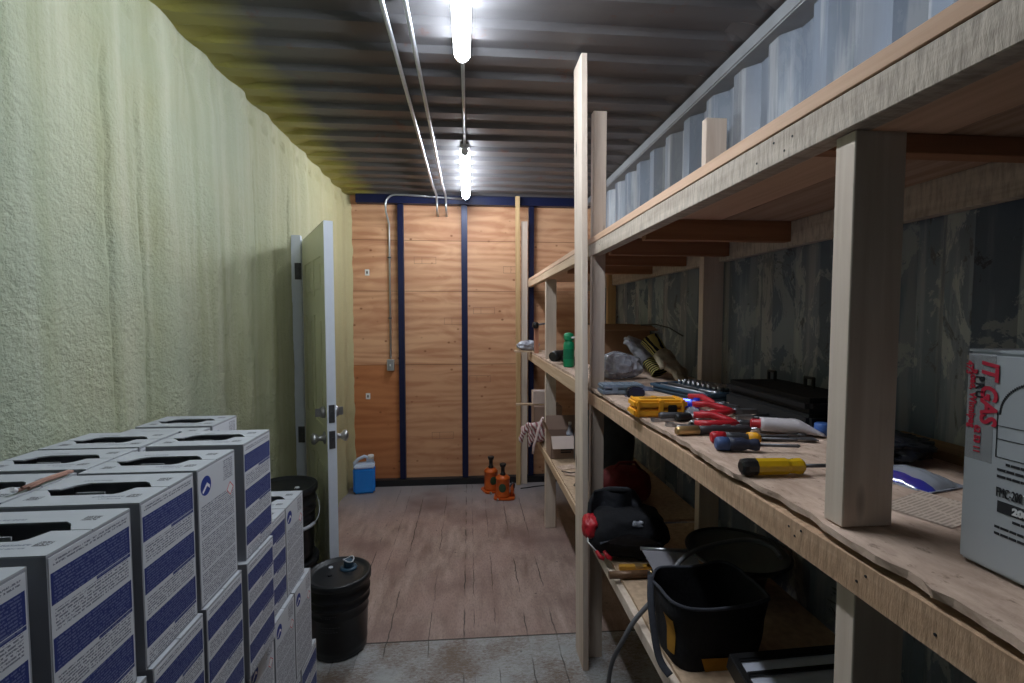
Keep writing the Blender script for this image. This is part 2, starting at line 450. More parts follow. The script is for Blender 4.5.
# stamps and outlet plates on the plywood
M_stamp = plain('faded_stamp_ink', (.26, .14, .09), .8)
def face_back(x, z, y=L1-.001): return T(x, y, z) @ RX(PI/2)
stamps = [(-.40, 2.08), (-.13, 1.52), (.14, 1.62), (-.25, .45), (.42, 2.0), (.10, .98)]
mb = MB()
for x, z in stamps:
    for a in ((-.10, .10, -.032, -.029), (-.10, .10, .029, .032), (-.10, -.097, -.03, .03), (.097, .10, -.03, .03), (-.03, -.027, -.03, .03)):
        mb.box(x+a[0], x+a[1], L1-.0012, L1+.001, z+a[2], z+a[3])
tag(mb.build('trim_7', M_stamp), 'faded grading stamp frames printed on the plywood', kind='structure')
for i, (x, z) in enumerate(((-.922, 1.965), (-.93, .831))):
    t = thing('wall_plate', ['small white wall plate high on the left plywood panel', 'small white wall plate low on the left plywood panel'][i], 'wall plate', (x, L1, z))
    MB().box(-.02, .02, -.006, 0, -.028, .028).build('plate', M_white, t, bevel=.002)
    MB().box(-.006, .006, -.009, -.006, -.012, .012).build('socket', M_blk, t)

# ---------------------------------------------------------------- door, hung open
M_door = plain('pale_green_door_paint', (.82, .82, .62), .45, 0, .06, 6, .03)
M_edge = plain('white_door_edge', (.66, .70, .78), .45, 0, .05)
ang = math.atan2(-.66, .32)
door = bpy.data.objects.new('door_1', None); col.objects.link(door); door.location = (-1.030, 3.13, .012); door.rotation_euler = (0, 0, ang)
tag(door, 'pale green panelled door standing open against the foam wall', kind='structure')
W, H, TH = .735, 2.022, .045
mb = MB()
mb.box(.004, W-.004, .007, TH-.007, 0, H)
def panel_frame(mb, y0, y1):
    cols = [(.10, .335), (.40, .635)]; rows = [(.20, .80), (.98, 1.56), (1.66, 1.86)]
    xs_ = [.004, cols[0][0], cols[0][1], cols[1][0], cols[1][1], W-.004]
    for a, b in ((.004, .10), (.335, .40), (.635, W-.004)): mb.box(a, b, y0, y1, 0, H)
    for a, b in ((0, .20), (.80, .98), (1.56, 1.66), (1.86, H)):
        for c in cols: mb.box(c[0], c[1], y0, y1, a, b)
    for c in cols:
        for r in rows:
            mb.box(c[0]+.035, c[1]-.035, y0, y1, r[0]+.035, r[1]-.035)
panel_frame(mb, 0, .0075); panel_frame(mb, TH-.0075, TH)
mb.build('door_panel', M_door, door)
MB().box(W-.004, W, .0005, TH-.0005, 0, H).build('door_edge', M_edge, door)
def knobset(z, knob):
    m = MB()
    for s, y0 in ((-1, 0), (1, TH)):
        Mx = T(W-.065, y0, z) @ RX(PI/2 if s < 0 else -PI/2)
        if knob: m.lathe([(.032, 0), (.032, .006), (.016, .012), (.012, .030), (.020, .038), (.029, .050), (.029, .060), (.018, .068)], 24, Mx)
        else: m.lathe([(.030, 0), (.030, .012), (.024, .022)], 24, Mx)
        if not knob: m.box(W-.072, W-.058, y0+s*.022, y0+s*.045, z-.02, z+.02)
    return m
knobset(.93, True).build('door_knob', M_steel, door); knobset(1.062, False).build('deadbolt', M_steel, door)
for z in (.93, 1.062): MB().box(W, W+.003, .008, TH-.008, z-.045, z+.045).box(W+.003, W+.008, .016, TH-.016, z-.012, z+.012).build('latch_plate', M_dsteel, door)
def jamb(x0, x1, y0, y1):
    return MB().box(x0, x1, y0, y1, 0, 2.06)
tag(jamb(-1.16, -1.026, 3.085, 3.12).build('trim_8', M_edge, bevel=.003), 'white hinge side door jamb standing out of the foam', kind='structure')
for z in (1.84, .83, .25):
    h = MB(); h.box(-1.060, -1.022, 3.079, 3.085, z-.05, z+.05)
    for q in range(5): h.lathe([(.008, -.009), (.008, .009)], 10, T(-1.033, 3.084, z-.04+.02*q))
    hh = h.build('hinge', M_dsteel, door); hh.parent = None
    hh.matrix_world = Matrix.Identity(4); hh.parent = door
    hh.matrix_parent_inverse = (T(*door.location) @ RZ(ang)).inverted()

# ---------------------------------------------------------------- ceiling lights, conduits
M_tube = N('lit_tube', .4).color((1, 1, 1)).emit((.85, .92, 1.0), LAMP).m
M_house = plain('white_lamp_housing', (.7, .7, .7), .4)
for i, (y0, y1) in enumerate(((.86, 2.03), (3.13, 4.28))):
    t = thing('strip_light', ['glowing tube light nearest the camera under the dark ceiling', 'glowing tube light farther away near the plywood wall'][i], 'light', (-.022, (y0+y1)/2, 0))
    l = (y1-y0)/2
    MB().box(-.03, .03, -l, l, 2.625, 2.655).build('housing', M_house, t, bevel=.004)
    MB().tube([(0, -l+.02, 2.605), (0, -l+.05, 2.602), (0, 0, 2.602), (0, l-.05, 2.602), (0, l-.02, 2.605)], [.012, .032, .032, .032, .012], 16).build('tube', M_tube, t)
    for s in (-1, 1): MB().lathe([(.025, 0), (.025, .012)], 16, T(0, s*(l-.01), 2.606) @ RX(PI/2)).build('end_cap', M_house, t)
def conduit(label, pts, r=.0095, clips=()):
    t = thing('conduit', label, 'conduit', pts[0])
    MB().tube(pts, r, 12).build('pipe', M_galv, t, off=pts[0])
    for c in clips:
        MB().bx(c, (.034, .018, .012)).build('clip', M_dsteel, t, off=pts[0])
    return t
def bend(a, b, c, r, n=6):      # rounded corner at b
    a, b, c = Vector(a), Vector(b), Vector(c)
    u = (a-b).normalized(); v = (c-b).normalized()
    return [tuple(b + u*r*(1-math.sin(PI/2*i/n)) + v*r*(1-math.cos(PI/2*i/n))) for i in range(n+1)]
for x, lab in ((-.292, 'left of two galvanised conduits running along the ceiling'), (-.212, 'right of two galvanised conduits running along the ceiling')):
    xe = x+.012
    pts = [(x, L0+.05, 2.635), (x, 4.0, 2.635)] + bend((x, 4.0, 2.635), (xe, 4.40, 2.635), (xe, 4.43, 2.50), .08) + [(xe, 4.405, 2.53), (xe, 4.53, 2.485)]
    conduit(lab, pts, .0095, [(x, .9, 2.648), (x, 1.45, 2.648), (x, 3.0, 2.648)])
conduit('short conduit joining the two tube lights', [(-.022, 2.03, 2.638), (-.022, 3.13, 2.638)], .008)
xb, xc = -.735, -.718
pts = [(-.05, 4.43, 2.62), (-.55, 4.43, 2.645)] + bend((-.55, 4.43, 2.645), (xb, 4.43, 2.645), (xb, 4.43, 2.4), .09) + [(xb, 4.44, 2.53), (xb, 4.45, 2.50), (xc, 4.512, 2.40), (xc, 4.515, 2.3), (xc, 4.515, 1.18)]
conduit('conduit dropping down the plywood to a switch box', pts, .009, [(xc, 4.515, 1.55), (xc, 4.515, 2.1)])
t = thing('switch_box', 'small grey switch box at the foot of the wall conduit', 'switch box', (xc, L1, 1.12))
MB().box(-.031, .031, -.045, 0, -.052, .052).build('box', M_galv, t, bevel=.004)
MB().box(-.026, .026, -.048, -.045, -.046, .046).build('cover', M_rail, t); MB().box(-.004, .004, -.058, -.048, -.008, .010).build('toggle', M_white, t)

# ---------------------------------------------------------------- shelving
S = thing('storage_shelves', 'long rough lumber shelving with three levels along the right wall', 'shelving', (.54, 2.2, 0))
SO = (.54, 2.2, 0)
def sp(name, mb, m, bevel=.0015, **k):
    return mb.build(name, m, S, bevel=bevel, off=SO, seg=1, **k)
def leanbox(x0, x1, y0, y1, z0, z1, dx=0, dy=0):
    vs = [(x+(dx if z == z1 else 0), y+(dy if z == z1 else 0), z) for x in (x0, x1) for y in (y0, y1) for z in (z0, z1)]
    return MB().add(vs, [(0,1,3,2),(4,6,7,5),(0,4,5,1),(2,3,7,6),(0,2,6,4),(1,5,7,3)])
# tall slat in front, uprights
sp('post', leanbox(.494, .519, 2.02, 2.165, 0, 2.650, -.027), M_pineZ)
sp('post', leanbox(.5412, .600, 2.10, 2.14, 0, 2.452), M_pineZ)
sp('post', MB().box(.553, .633, .660, .698, 1.246, 1.828), M_pineZ)
sp('post', MB().box(.560, .640, .640, .676, 0, 1.172), M_pineZ)
sp('post', MB().box(.555, .632, 3.47, 3.51, 0, 1.832), M_pineZ)
sp('post', leanbox(.432, .472, 4.40, 4.425, 0, 2.648, -.010), M_pineZ2)
sp('post', MB().box(.480, .536, 4.425, 4.455, 0, 2.43), M_pineZ)
sp('post', MB().box(1.025, 1.118, 2.05, 2.09, .0, 2.42), M_pineZ)
sp('post', MB().box(1.055, 1.118, 3.62, 3.66, .0, 2.0), M_pineZ2)
sp('post', MB().box(1.05, 1.118, .66, .70, 0, 1.2), M_pineZ2)
# front rails (upper, middle, lower) - two lengths each
sp('front_rail', MB().box(.540, .580, -.10, 2.168, 1.829, 1.882), M_sawY)
sp('front_rail', MB().box(.540, .580, 2.172, 4.42, 1.832, 1.880), M_pineY)
sp('front_rail', MB().box(.540, .578, -.10, 2.168, 1.168, 1.2210), M_sawY2)
sp('front_rail', MB().box(.540, .578, 2.172, 4.40, 1.170, 1.240), M_pineY)
sp('front_rail', MB().box(.540, .566, .95, 2.168, .530, .570), M_pineZ)
sp('front_rail', MB().box(.540, .566, 2.172, 3.95, .540, .588), M_pineY)
# decks
def deck(y0, y1, z0, z1, x0, x1, m, wav=0, name='shelf_board', seed=0):
    n = max(2, int((y1-y0)/.02)); vs = []; fs = []
    for i in range(n+1):
        yy = y0+(y1-y0)*i/n
        e = x0 + wav*(mnoise.noise(Vector((yy*4.5, seed, 0))) + .45*mnoise.noise(Vector((yy*23, seed, 3))))
        e2 = e + wav*.35*mnoise.noise(Vector((yy*31, seed, 7)))
        dz = wav*.22*mnoise.noise(Vector((yy*2.2, seed, 5)))
        vs += [(e, yy, z0), (e2, yy, z1+dz*0), (x1, yy, z1), (x1, yy, z0)]
    for i in range(n):
        a = 4*i; b = a+4
        for q in range(4): fs.append((a+q, a+(q+1) % 4, b+(q+1) % 4, b+q))
    fs += [(0, 1, 2, 3), (4*n+3, 4*n+2, 4*n+1, 4*n)]
    return sp(name, MB().add(vs, fs), m, 0)
sp('shelf_board', MB().box(.538, .84, -.10, 2.168, 1.883, 1.909), M_plyedge)
sp('shelf_board', MB().box(.842, 1.12, -.10, 2.168, 1.883, 1.905), M_under)
sp('shelf_board', MB().box(.538, 1.12, 2.172, 4.42, 1.881, 1.907), M_plyedge)
deck(-.10, 2.168, 1.2330, 1.2440, .540, 1.12, M_deck, .019)
deck(2.172, 4.40, 1.2405, 1.2550, .545, 1.12, M_deck, .004)
deck(.80, 2.168, .571, .583, .563, 1.12, M_osb, .006)
deck(2.172, 3.95, .589, .600, .548, 1.12, M_osb, .004)
# joists and wall ledgers
for yj in (.80, 1.56, 1.95, 2.35, 2.8): sp('joist', MB().box(.58, 1.086, yj, yj+.035, 1.815 if yj > 1 else 1.848, 1.8825), M_redX)
for z0, z1, y0, y1 in ((1.80, 1.8825, -.1, 2.04), (1.80, 1.8825, 2.10, 4.4), (1.165, 1.2280, -.1, 2.04), (1.165, 1.2400, 2.10, 4.4), (.52, .5705, .8, 2.04), (.53, .588, 2.1, 3.61)):
    sp('ledger', MB().box(1.086, 1.122, y0, y1, z0, z1), M_sawY)
for yj in (1.0, 1.6): sp('joist', MB().box(.578, 1.086, yj, yj+.035, 1.17, 1.228), M_redX)
for yj in (2.8, 3.75): sp('joist', MB().box(.578, 1.086, yj, yj+.035, 1.17, 1.240), M_redX)
for yj in (1.3, 1.8): sp('joist', MB().box(.566, 1.086, yj, yj+.03, .525, .571), M_redX)
for yj in (2.6, 3.85): sp('joist', MB().box(.566, 1.086, yj, yj+.03, .54, .589), M_redX)
# nail heads
mb = MB()
for y_, z_ in ((.78, 1.862), (.80, 1.845), (.83, 1.868), (.88, 1.848), (.60, 1.205), (.615, 1.19), (.73, 1.21), (.76, 1.205), (.745, 1.195), (.50, 1.19), (1.98, 1.86)):
    mb.lathe([(.0022, 0), (.0022, .0010)], 8, T(.5403, y_, z_) @ RY(-PI/2))
sp('nail_heads', mb, M_blk, 0)['kind'] = 'stuff'

# ---------------------------------------------------------------- cartons
CW, CD, CH = .236, .166, .3070
def label_mat(kind):
    n = N('carton_print_' + kind, .55, 0, .35)
    x, y, z = n.xyz(); base = n.mix(n.noise(n.obj, 8, 3), (.57, .59, .63), (.66, .68, .72))
    u = n.ma('DIVIDE', y, CD)                # -.5 .. .5 along the face, +.5 far
    v = n.ma('DIVIDE', z, CH)
    col_b = (.018, .034, .17); ink = (.05, .055, .11)
    inu = n.step(u, -.44, .44)
    lines = n.ma('LESS_THAN', n.ma('FRACT', n.ma('MULTIPLY', v, 62)), .55)
    words = n.ma('GREATER_THAN', n.noise(n.mp((1, 1, .6)), 260, 2, .8), .46)
    micro = n.ma('MULTIPLY', n.ma('MULTIPLY', lines, words), inu)
    if kind == 'bands':
        band = None; txt = None
        for a, b in ((.755, .905), (.44, .60), (.12, .285)):
            q = n.step(v, a, b); band = q if band is None else n.ma('MAXIMUM', band, q)
            q2 = n.ma('MULTIPLY', n.step(v, a-.022, a-.004), n.ma('GREATER_THAN', u, .02)); band = n.ma('MAXIMUM', band, n.ma('MULTIPLY', q2, 1))
        for a, b in ((.625, .73), (.30, .415), (.0, .10), (.93, .965)):
            q = n.step(v, a, b); txt = q if txt is None else n.ma('MAXIMUM', txt, q)
        band = n.ma('MULTIPLY', band, n.step(u, -.47, .47))
        c = n.mix(n.ma('MULTIPLY', n.ma('MULTIPLY', txt, micro), .75), base, ink)
        c = n.mix(band, c, n.mix(n.ma('MULTIPLY', micro, .55), col_b, (.22, .25, .40)))
    else:
        txt = n.step(v, .03, .74)
        blk = n.ma('GREATER_THAN', n.ma('FRACT', n.ma('MULTIPLY', v, 8.3)), .10)
        c = n.mix(n.ma('MULTIPLY', n.ma('MULTIPLY', n.ma('MULTIPLY', txt, micro), blk), .78), base, ink)
        # round blue emblem with a pale mark
        du = n.ma('MULTIPLY', n.ma('ADD', y, CD*.30), 1); dv = n.ma('SUBTRACT', z, CH*.855)
        r = n.ma('SQRT', n.ma('ADD', n.ma('MULTIPLY', du, du), n.ma('MULTIPLY', dv, dv)))
        c = n.mix(n.ma('LESS_THAN', r, .0215), c, (.02, .045, .26))
        w1 = n.ma('MULTIPLY', n.step(n.ma('ADD', dv, n.ma('MULTIPLY', n.ma('ABSOLUTE', n.ma('ADD', du, -.005)), .8)), -.002, .006), n.step(du, -.014, .016))
        c = n.mix(n.ma('MULTIPLY', w1, n.ma('LESS_THAN', r, .0185)), c, (.8, .8, .85))
        # address lines upper right, hazard diamond
        ad = n.ma('MULTIPLY', n.ma('MULTIPLY', n.step(v, .80, .96), n.step(u, .16, .42)), n.ma('MULTIPLY', lines, words))
        c = n.mix(n.ma('MULTIPLY', ad, .85), c, ink)
        d1 = n.ma('ADD', n.ma('ABSOLUTE', n.ma('SUBTRACT', y, CD*.34)), n.ma('ABSOLUTE', n.ma('SUBTRACT', z, CH*.715)))
        c = n.mix(n.ma('LESS_THAN', d1, .017), c, (.75, .74, .75))
        c = n.mix(n.step(d1, .014, .017), c, (.65, .05, .07))
    n.color(c); return n.m
M_bands, M_text = label_mat('bands'), label_mat('text')
M_cart = plain('carton_board', (.30, .31, .34), .6, 0, .07, 5, .04)
def top_mat():
    n = N('carton_top', .55, 0, .35)
    x, y, z = n.xyz()
    c = n.mix(n.noise(n.obj, 7, 3), (.37, .39, .42), (.45, .47, .50))
    ax = n.ma('ABSOLUTE', x)
    w_ = n.ma('GREATER_THAN', n.noise(n.obj, 300, 2, .8), .46)
    for (cx, cy, rx, ry) in ((.085, .045, .012, .009), (-.085, -.045, .012, .009), (.085, -.045, .011, .008)):
        q = n.ma('MULTIPLY', n.step(x, cx-rx, cx+rx), n.step(y, cy-ry, cy+ry))
        c = n.mix(n.ma('MULTIPLY', n.ma('MULTIPLY', q, w_), .9), c, (.05, .05, .06))
    for (x0, x1, y0, y1) in ((.015, .070, -.050, -.044), (-.068, -.015, .044, .050), (.03, .070, -.060, -.056)):
        q = n.ma('MULTIPLY', n.step(x, x0, x1), n.step(y, y0, y1))
        c = n.mix(n.ma('MULTIPLY', n.ma('MULTIPLY', q, w_), .8), c, (.12, .13, .17))
    n.color(c); return n.m
M_top = top_mat()
M_inside = plain('carton_inside', (.02, .018, .017), .9)
def make_carton(kind, simple=False):
    t = bpy.data.objects.new('carton', None); col.objects.link(t); t.empty_display_size = .05
    hx, hy, th = CW/2, CD/2, .004
    m = MB()
    m.box(-hx, hx, -hy, -hy+th, 0, CH-.003); m.box(-hx, hx, hy-th, hy, 0, CH-.003)
    m.box(-hx, -hx+th, -hy+th, hy-th, 0, CH-.003); m.box(hx-th, hx, -hy+th, hy-th, 0, CH-.003)
    m.box(-hx+th, hx-th, -hy+th, hy-th, 0, th)
    m.build('body', M_cart, t)
    MB().box(-hx+.006, hx-.006, -hy+.006, hy-.006, .006, CH-.085).build('inner_jug', M_inside, t, bevel=.015)
    MB().box(hx, hx+.0006, -hy+.003, hy-.003, .004, CH-.006).build('printed_side', M_bands if kind == 'bands' else M_text, t)
    for s in (-1, 1):          # two top flaps meeting along the middle, with the carry hole cut through
        g = .0012; a = .062; b = .034
        poly = [(-hx, s*hy), (hx, s*hy), (hx, s*g), (a+.024, s*g), (a+.006, s*b*.75), (a-.006, s*b), (-a+.016, s*b), (-a-.002, s*b*.7), (-a-.016, s*g), (-hx, s*g)] if s > 0 else [(-hx, -hy), (hx, -hy), (hx, -g), (a-.002, -g), (a-.012, -b*.8), (a-.022, -b), (-a-.004, -b), (-a-.016, -b*.6), (-a-.036, -g), (-hx, -g)]
        MB().prism(poly, CH-.003, CH).build('top_flap', M_top, t)
    MB().box(-.045, .005, -.004, -.002, CH-.012, CH-.006).build('hole_tab', M_top, t)
    m = MB().box(-hx+.012, -hx+.045, -hy-.0006, -hy, CH-.045, CH-.012)
    m.build('warning_mark', M_blk, t)
    MB().prism([(-.035, -.012), (-.028, .0), (.028, .0), (.035, -.012), (.028, -.022), (-.028, -.022)], -hy-.0008, -hy-.0002, T(0, 0, 0) @ Matrix(((1,0,0,0),(0,0,1,0),(0,1,0,CH*.62),(0,0,0,1)))).build('hand_hole', M_inside, t)
    return t
protoB, protoT = make_carton('bands'), make_carton('text')
usedB = usedT = False
def carton(xr, y0, z, kind='bands', label='', group='white printed cartons stacked on the left', rz=0):
    global usedB, usedT
    src = protoB if kind == 'bands' else protoT
    first = not (usedB if kind == 'bands' else usedT)
    o = src if first else copy_tree(src)
    if kind == 'bands': usedB = True
    else: usedT = True
    o.location = (xr-CW/2, y0+CD/2, z); o.rotation_euler = (0, 0, rz)
    return tag(o, label, 'box', group)
zt = [0, .3085, .6170, .9255]     # layer bases
X0 = -.581; XL2 = -.585-CW-.004
# top layer, aisle column: from the camera outwards
rows = [(.508, 'bands', 'white carton cut by the left frame edge, nearest the camera on top'),
        (.703, 'bands', 'white carton with blue bands, second from the camera on top of the aisle side'),
        (.893, 'bands', 'white carton with blue bands touching the near side of the round emblem carton'),
        (1.073, 'text', 'top carton whose aisle side shows a round blue emblem and small text'),
        (1.286, 'bands', 'top aisle side carton with blue bands, farthest from the camera')]
for y_, kd, lb in rows: carton(X0, y_, zt[3], kd, lb)
for y_, z_, x_, lb in ((.70, zt[3], XL2, 'wall side carton lying beside the second aisle carton at the left frame edge'),
                   (.915, zt[3], XL2, 'wall side carton top with a rolled brown strip lying on it'),
                   (1.105, zt[3], XL2, 'wall side carton top directly beyond the rolled brown strip'),
                   (1.283, zt[3], XL2-.005, 'wall side carton beside the farthest banded top carton'),
                   (1.452, .8985, XL2-.005, 'wall side carton sunk slightly lower, just before the lone rear carton')):
    carton(x_, y_, z_, 'bands', lb)
carton(-.838, 1.645, .8985, 'text', 'lone rear carton standing farthest back against the foam wall', rz=0)
# third layer
for y_, kd, lb in ((.520, 'bands', 'third layer carton under the nearest top carton'), (.715, 'bands', 'third layer carton under the second top carton'),
                   (.898, 'bands', 'banded carton below the near neighbour of the round emblem carton'),
                   (1.076, 'bands', 'banded carton directly below the round emblem carton'), (1.270, 'bands', 'banded carton directly below the farthest top aisle carton')):
    carton(-.573, y_, zt[2], kd, lb)
carton(-.612, 1.470, zt[2], 'bands', 'third layer carton with blue bands just behind the tall aisle stack')
carton(-.612, 1.640, zt[2], 'text', 'third layer carton with a text side beside the stacked black pails')
# second layer
for y_, kd, lb in ((.70, 'bands', 'second layer carton low at the bottom left of the frame'), (.90, 'bands', 'second layer carton low under the banded aisle cartons'), (1.085, 'bands', 'second layer carton barely seen under the emblem carton stack')):
    carton(-.590, y_, zt[1], kd, lb)
carton(-.596, 1.315, zt[1], 'text', 'low carton showing a small round blue emblem beneath the tall stack')
carton(-.600, 1.500, zt[1], 'text', 'low carton with a text side, second row from the black pail')
carton(-.600, 1.672, zt[1], 'text', 'low carton with a text side nearest the single black pail')
# bottom layer
carton(-.600, 1.720, zt[0], 'bands', 'bottom layer carton with blue bands beside the single black pail')
carton(-.600, 1.545, zt[0], 'bands', 'bottom layer carton second from the single black pail')
HID = 'white carton buried inside the stack by the foam wall'
for y_ in (.70, .90, 1.085, 1.272): carton(-.60, y_-.0, zt[0], 'bands', HID, 'buried cartons')
for L in range(3):
    for y_ in (.70, .915, 1.105, 1.283): carton(XL2-.03, y_, zt[L], 'bands', HID, 'buried cartons')
    for y_ in (1.470, 1.640): carton(XL2-.03, y_, L*.2995, 'bands', HID, 'buried cartons').scale = (1, 1, .973)   # slightly crushed
carton(-.573-.02, .52, zt[1], 'bands', HID, 'buried cartons'); carton(-.573-.02, .52, zt[0], 'bands', HID, 'buried cartons')
# rolled strip lying on the cartons
t = thing('packing_strip', 'rolled brown strip lying across the wall side carton tops', 'strip', (-.830, 1.010, zt[3]+CH+.001))
M_strip = plain('brown_strip', (.36, .20, .15), .7)
mb = MB()
for k_ in range(3): mb.tube([(-.005+.004*k_, -.055, .005), (0, -.004*k_, .006), (.004, .045, .005)], .0035, 8, T(0, .008*k_, .003*(k_ % 2)))
mb.build('strip', M_strip, t)
MB().lathe([(.0045, 0), (.0045, .010)], 12, T(-.004, -.056, .006) @ RX(.9)).build('end_cap', M_white, t)

# ---------------------------------------------------------------- pails
M_pail = plain('black_pail_plastic', (.010, .010, .011), .32, 0, .3, 30, .08)
M_lid = plain('black_lid_plastic', (.014, .015, .017), .38, 0, .3, 30, .08)
M_spout = plain('dark_blue_spout', (.03, .07, .11), .3)
M_wire = plain('pale_wire', (.55, .57, .62), .4, .3)
def make_pail(rt=.148):
    t = bpy.data.objects.new('pail', None); col.objects.link(t)
    h = .362; rb = rt-.016
    def rr(z): return rb+(rt-rb)*z/h
    pr = [(rb-.012, 0), (rb, .008)]
    for z in (.02, .035): pr += [(rr(z), z)]
    pr += [(rr(.04)+.002, .042), (rr(.05), .05)]
    pr += [(rr(.19), .19), (rr(.19)+.003, .195), (rr(.20), .20), (rr(.235), .235), (rr(.24)+.007, .240), (rr(.246)+.007, .246), (rr(.25), .25), (rr(.275), .275), (rr(.28)+.007, .28), (rr(.286)+.007, .286), (rr(.29), .29), (rr(.325), .325)]
    MB().lathe(pr+[(rt, h-.02)], 48).build('body', M_pail, t)
    MB().lathe([(rt+.002, h-.030), (rt+.009, h-.028), (rt+.009, h-.006), (rt+.006, h), (rt-.004, h+.001), (rt-.010, h-.010), (rt-.03, h-.012), (.05, h-.009), (.001, h-.009)], 48, cap=False).build('lid', M_lid, t)
    return t
p1 = make_pail(.139); p1.location = (-.618, 2.288, 0)
tag(p1, 'single black pail with a pull-up spout, standing on the floor beside the cartons', 'pail', 'black pails')
sx, sy = .035, .045
MB().lathe([(.040, .352), (.040, .358), (.034, .362)], 24, T(sx, sy, 0)).build('spout_ring', M_spout, p1)
MB().lathe([(.024, .362), (.022, .385), (.019, .392)], 24, T(sx, sy, 0)).build('spout', M_spout, p1)
MB().tube([(sx+.024*math.cos(a), sy+.024*math.sin(a), .395+.006*math.sin(2*a)) for a in [2*PI*i/20 for i in range(20)]], .0032, 8, closed=True).build('pull_ring', M_wire, p1)
for a, b in ((-.05, .05), (-.035, -.02)): MB().lathe([(.011, .352), (.010, .359)], 16, T(a, b, 0)).build('lid_knob', M_wire if b > 0 else M_lid, p1)
tx = plain('embossed_text', (.035, .036, .04), .5)
for i_, (s_, z_) in enumerate((('SYNTHETIC', .215), ('10W - 30', .165), ('MOTOR OIL', .15))): pass
mb = MB()
for z_, a0, a1 in ((.222, -1.95, -1.45), (.214, -1.95, -1.6), (.170, -2.0, -1.35), (.160, -1.9, -1.5), (.150, -1.95, -1.42)):
    a = a0
    while a < a1:
        wd = random.uniform(.03, .09); r_ = .1345
        mb.box(-.0005, .0006, -wd*r_/2, wd*r_/2, -.002, .002, RZ(a+wd/2) @ T(r_, 0, z_)); a += wd+.03
mb.build('embossed_lines', tx, p1)
def bail(parent, h=.27, r=.152, drop=-.5, side=0):
    pts = []
    for i in range(21):
        a = PI*i/20; d = math.sin(a)
        pts.append((r*math.cos(a), r*math.sin(a), h - .12*d))
    Mx = RZ(side)
    MB().tube(pts, .0022, 8, Mx).build('bail_handle', M_wire, parent)
    mid = pts[8:13]
    MB().tube(mid, .009, 10, Mx).build('grip', M_wire, parent)
p2a = make_pail(.147); p2a.location = (-.918, 2.45, 0); tag(p2a, 'lower black pail of the stacked pair behind the cartons', 'pail', 'black pails')
p2b = copy_tree(p2a); p2b.location = (-.918, 2.45, .364); tag(p2b, 'upper black pail of the stacked pair beside the open door', 'pail')
bail(p2b, .300, .162, 0, -PI/2-.60); 
MB().lathe([(.012, .352), (.010, .360)], 16, T(.07, -.02, 0)).build('lid_knob', M_wire, p2b)

# ---------------------------------------------------------------- jug and jacks at the far wall
M_fluid = N('blue_fluid', .25, 0, .5); M_fluid.color(M_fluid.mix(M_fluid.noise(M_fluid.obj, 6, 2), (.01, .17, .62), (.02, .26, .78))); M_fluid = M_fluid.m
M_jug = plain('cloudy_jug_plastic', (.50, .58, .72), .4, 0, .08)
t = thing('fluid_jug', 'clear jug of bright blue washer fluid on the floor by the plywood', 'jug', (-.935, 4.345, 0), .12)
m_ = MB(); m_.box(-.092, .092, -.06, .06, 0, .232); m_.build('fluid_body', M_fluid, t, bevel=.018, seg=3)
MB().add([(-.092, -.06, .225), (.092, -.06, .225), (.092, .06, .225), (-.092, .06, .225), (-.075, -.04, .262), (.086, -.045, .272), (.086, .045, .272), (-.075, .04, .262)],
         [(0,1,5,4),(1,2,6,5),(2,3,7,6),(3,0,4,7),(4,5,6,7),(0,3,2,1)]).build('shoulder', M_jug, t, bevel=.012)
MB().tube([(-.080, 0, .235), (-.083, 0, .268), (-.05, 0, .300), (0, 0, .322), (.030, 0, .312), (.036, 0, .268)], [.016, .015, .015, .015, .015, .018], 12).build('handle', M_jug, t)
MB().lathe([(.026, .262), (.024, .300), (.022, .305)], 20, T(.058, 0, 0)).build('neck', M_jug, t)
MB().lathe([(.027, .300), (.027, .330), (.024, .333)], 20, T(.058, 0, 0)).build('cap', M_white, t)
M_orange = plain('orange_jack_paint', (.50, .095, .015), .35, .1, .25, 30, .1)
M_dgreen = plain('dark_jack_label', (.03, .06, .03), .4)
def jack(label, x, y, s, rz):
    t = thing('bottle_jack', label, 'jack', (x, y, 0), rz, 'orange bottle jacks'); 
    t.scale = (1.22, 1.22, 1)
    MB().prism([(-.062, -.045), (-.045, -.062), (.045, -.062), (.085, -.045), (.085, .045), (.045, .062), (-.045, .062), (-.062, .045)], 0, .018*s).build('base', M_orange, t, bevel=.004)
    MB().lathe([(.052, .018*s), (.055, .03*s), (.048, .045*s), (.048, .150*s), (.051, .155*s), (.050, .168*s), (.034, .182*s), (.028, .186*s)], 28).build('body', M_orange, t)
    MB().lathe([(.019, .18*s), (.019, .20*s), (.014, .205*s), (.014, .250*s), (.020, .254*s), (.024, .272*s), (.022, .278*s)], 20).build('ram', M_blk, t)
    MB().lathe([(.014, .018*s), (.014, .085*s), (.008, .09*s), (.008, .12*s)], 14, T(.066, 0, 0)).build('pump', M_orange, t)
    MB().tube([(.052, -.022, .10*s), (.072, -.022, .135*s), (.082, -.01, .12*s), (.078, 0, .08*s)], .007, 8).build('pump_lever', M_dsteel, t)
    MB().lathe([(.008, 0), (.006, .02)], 10, T(-.03, -.062, .015) @ RX(PI/2)).build('release_valve', M_steel, t)
    MB().sphere((0, -.047, .095*s), .026, 14, None, (1, .14, 1.5)).build('label_plate', M_dgreen, t)
jack('rear orange bottle jack, taller of the two on the floor', .190, 4.275, 1.13, .35)
jack('front orange bottle jack with a round green label', .285, 4.10, 1.08, -.15)
t = tag(MB().tube([(.46, 4.30, .004), (.53, 4.31, .006), (.60, 4.34, .004), (.70, 4.36, .004)], .0045, 8).build('cable_offcut', M_blk), 'thin black cable offcut on the floor near the thin wooden strip', 'cable')

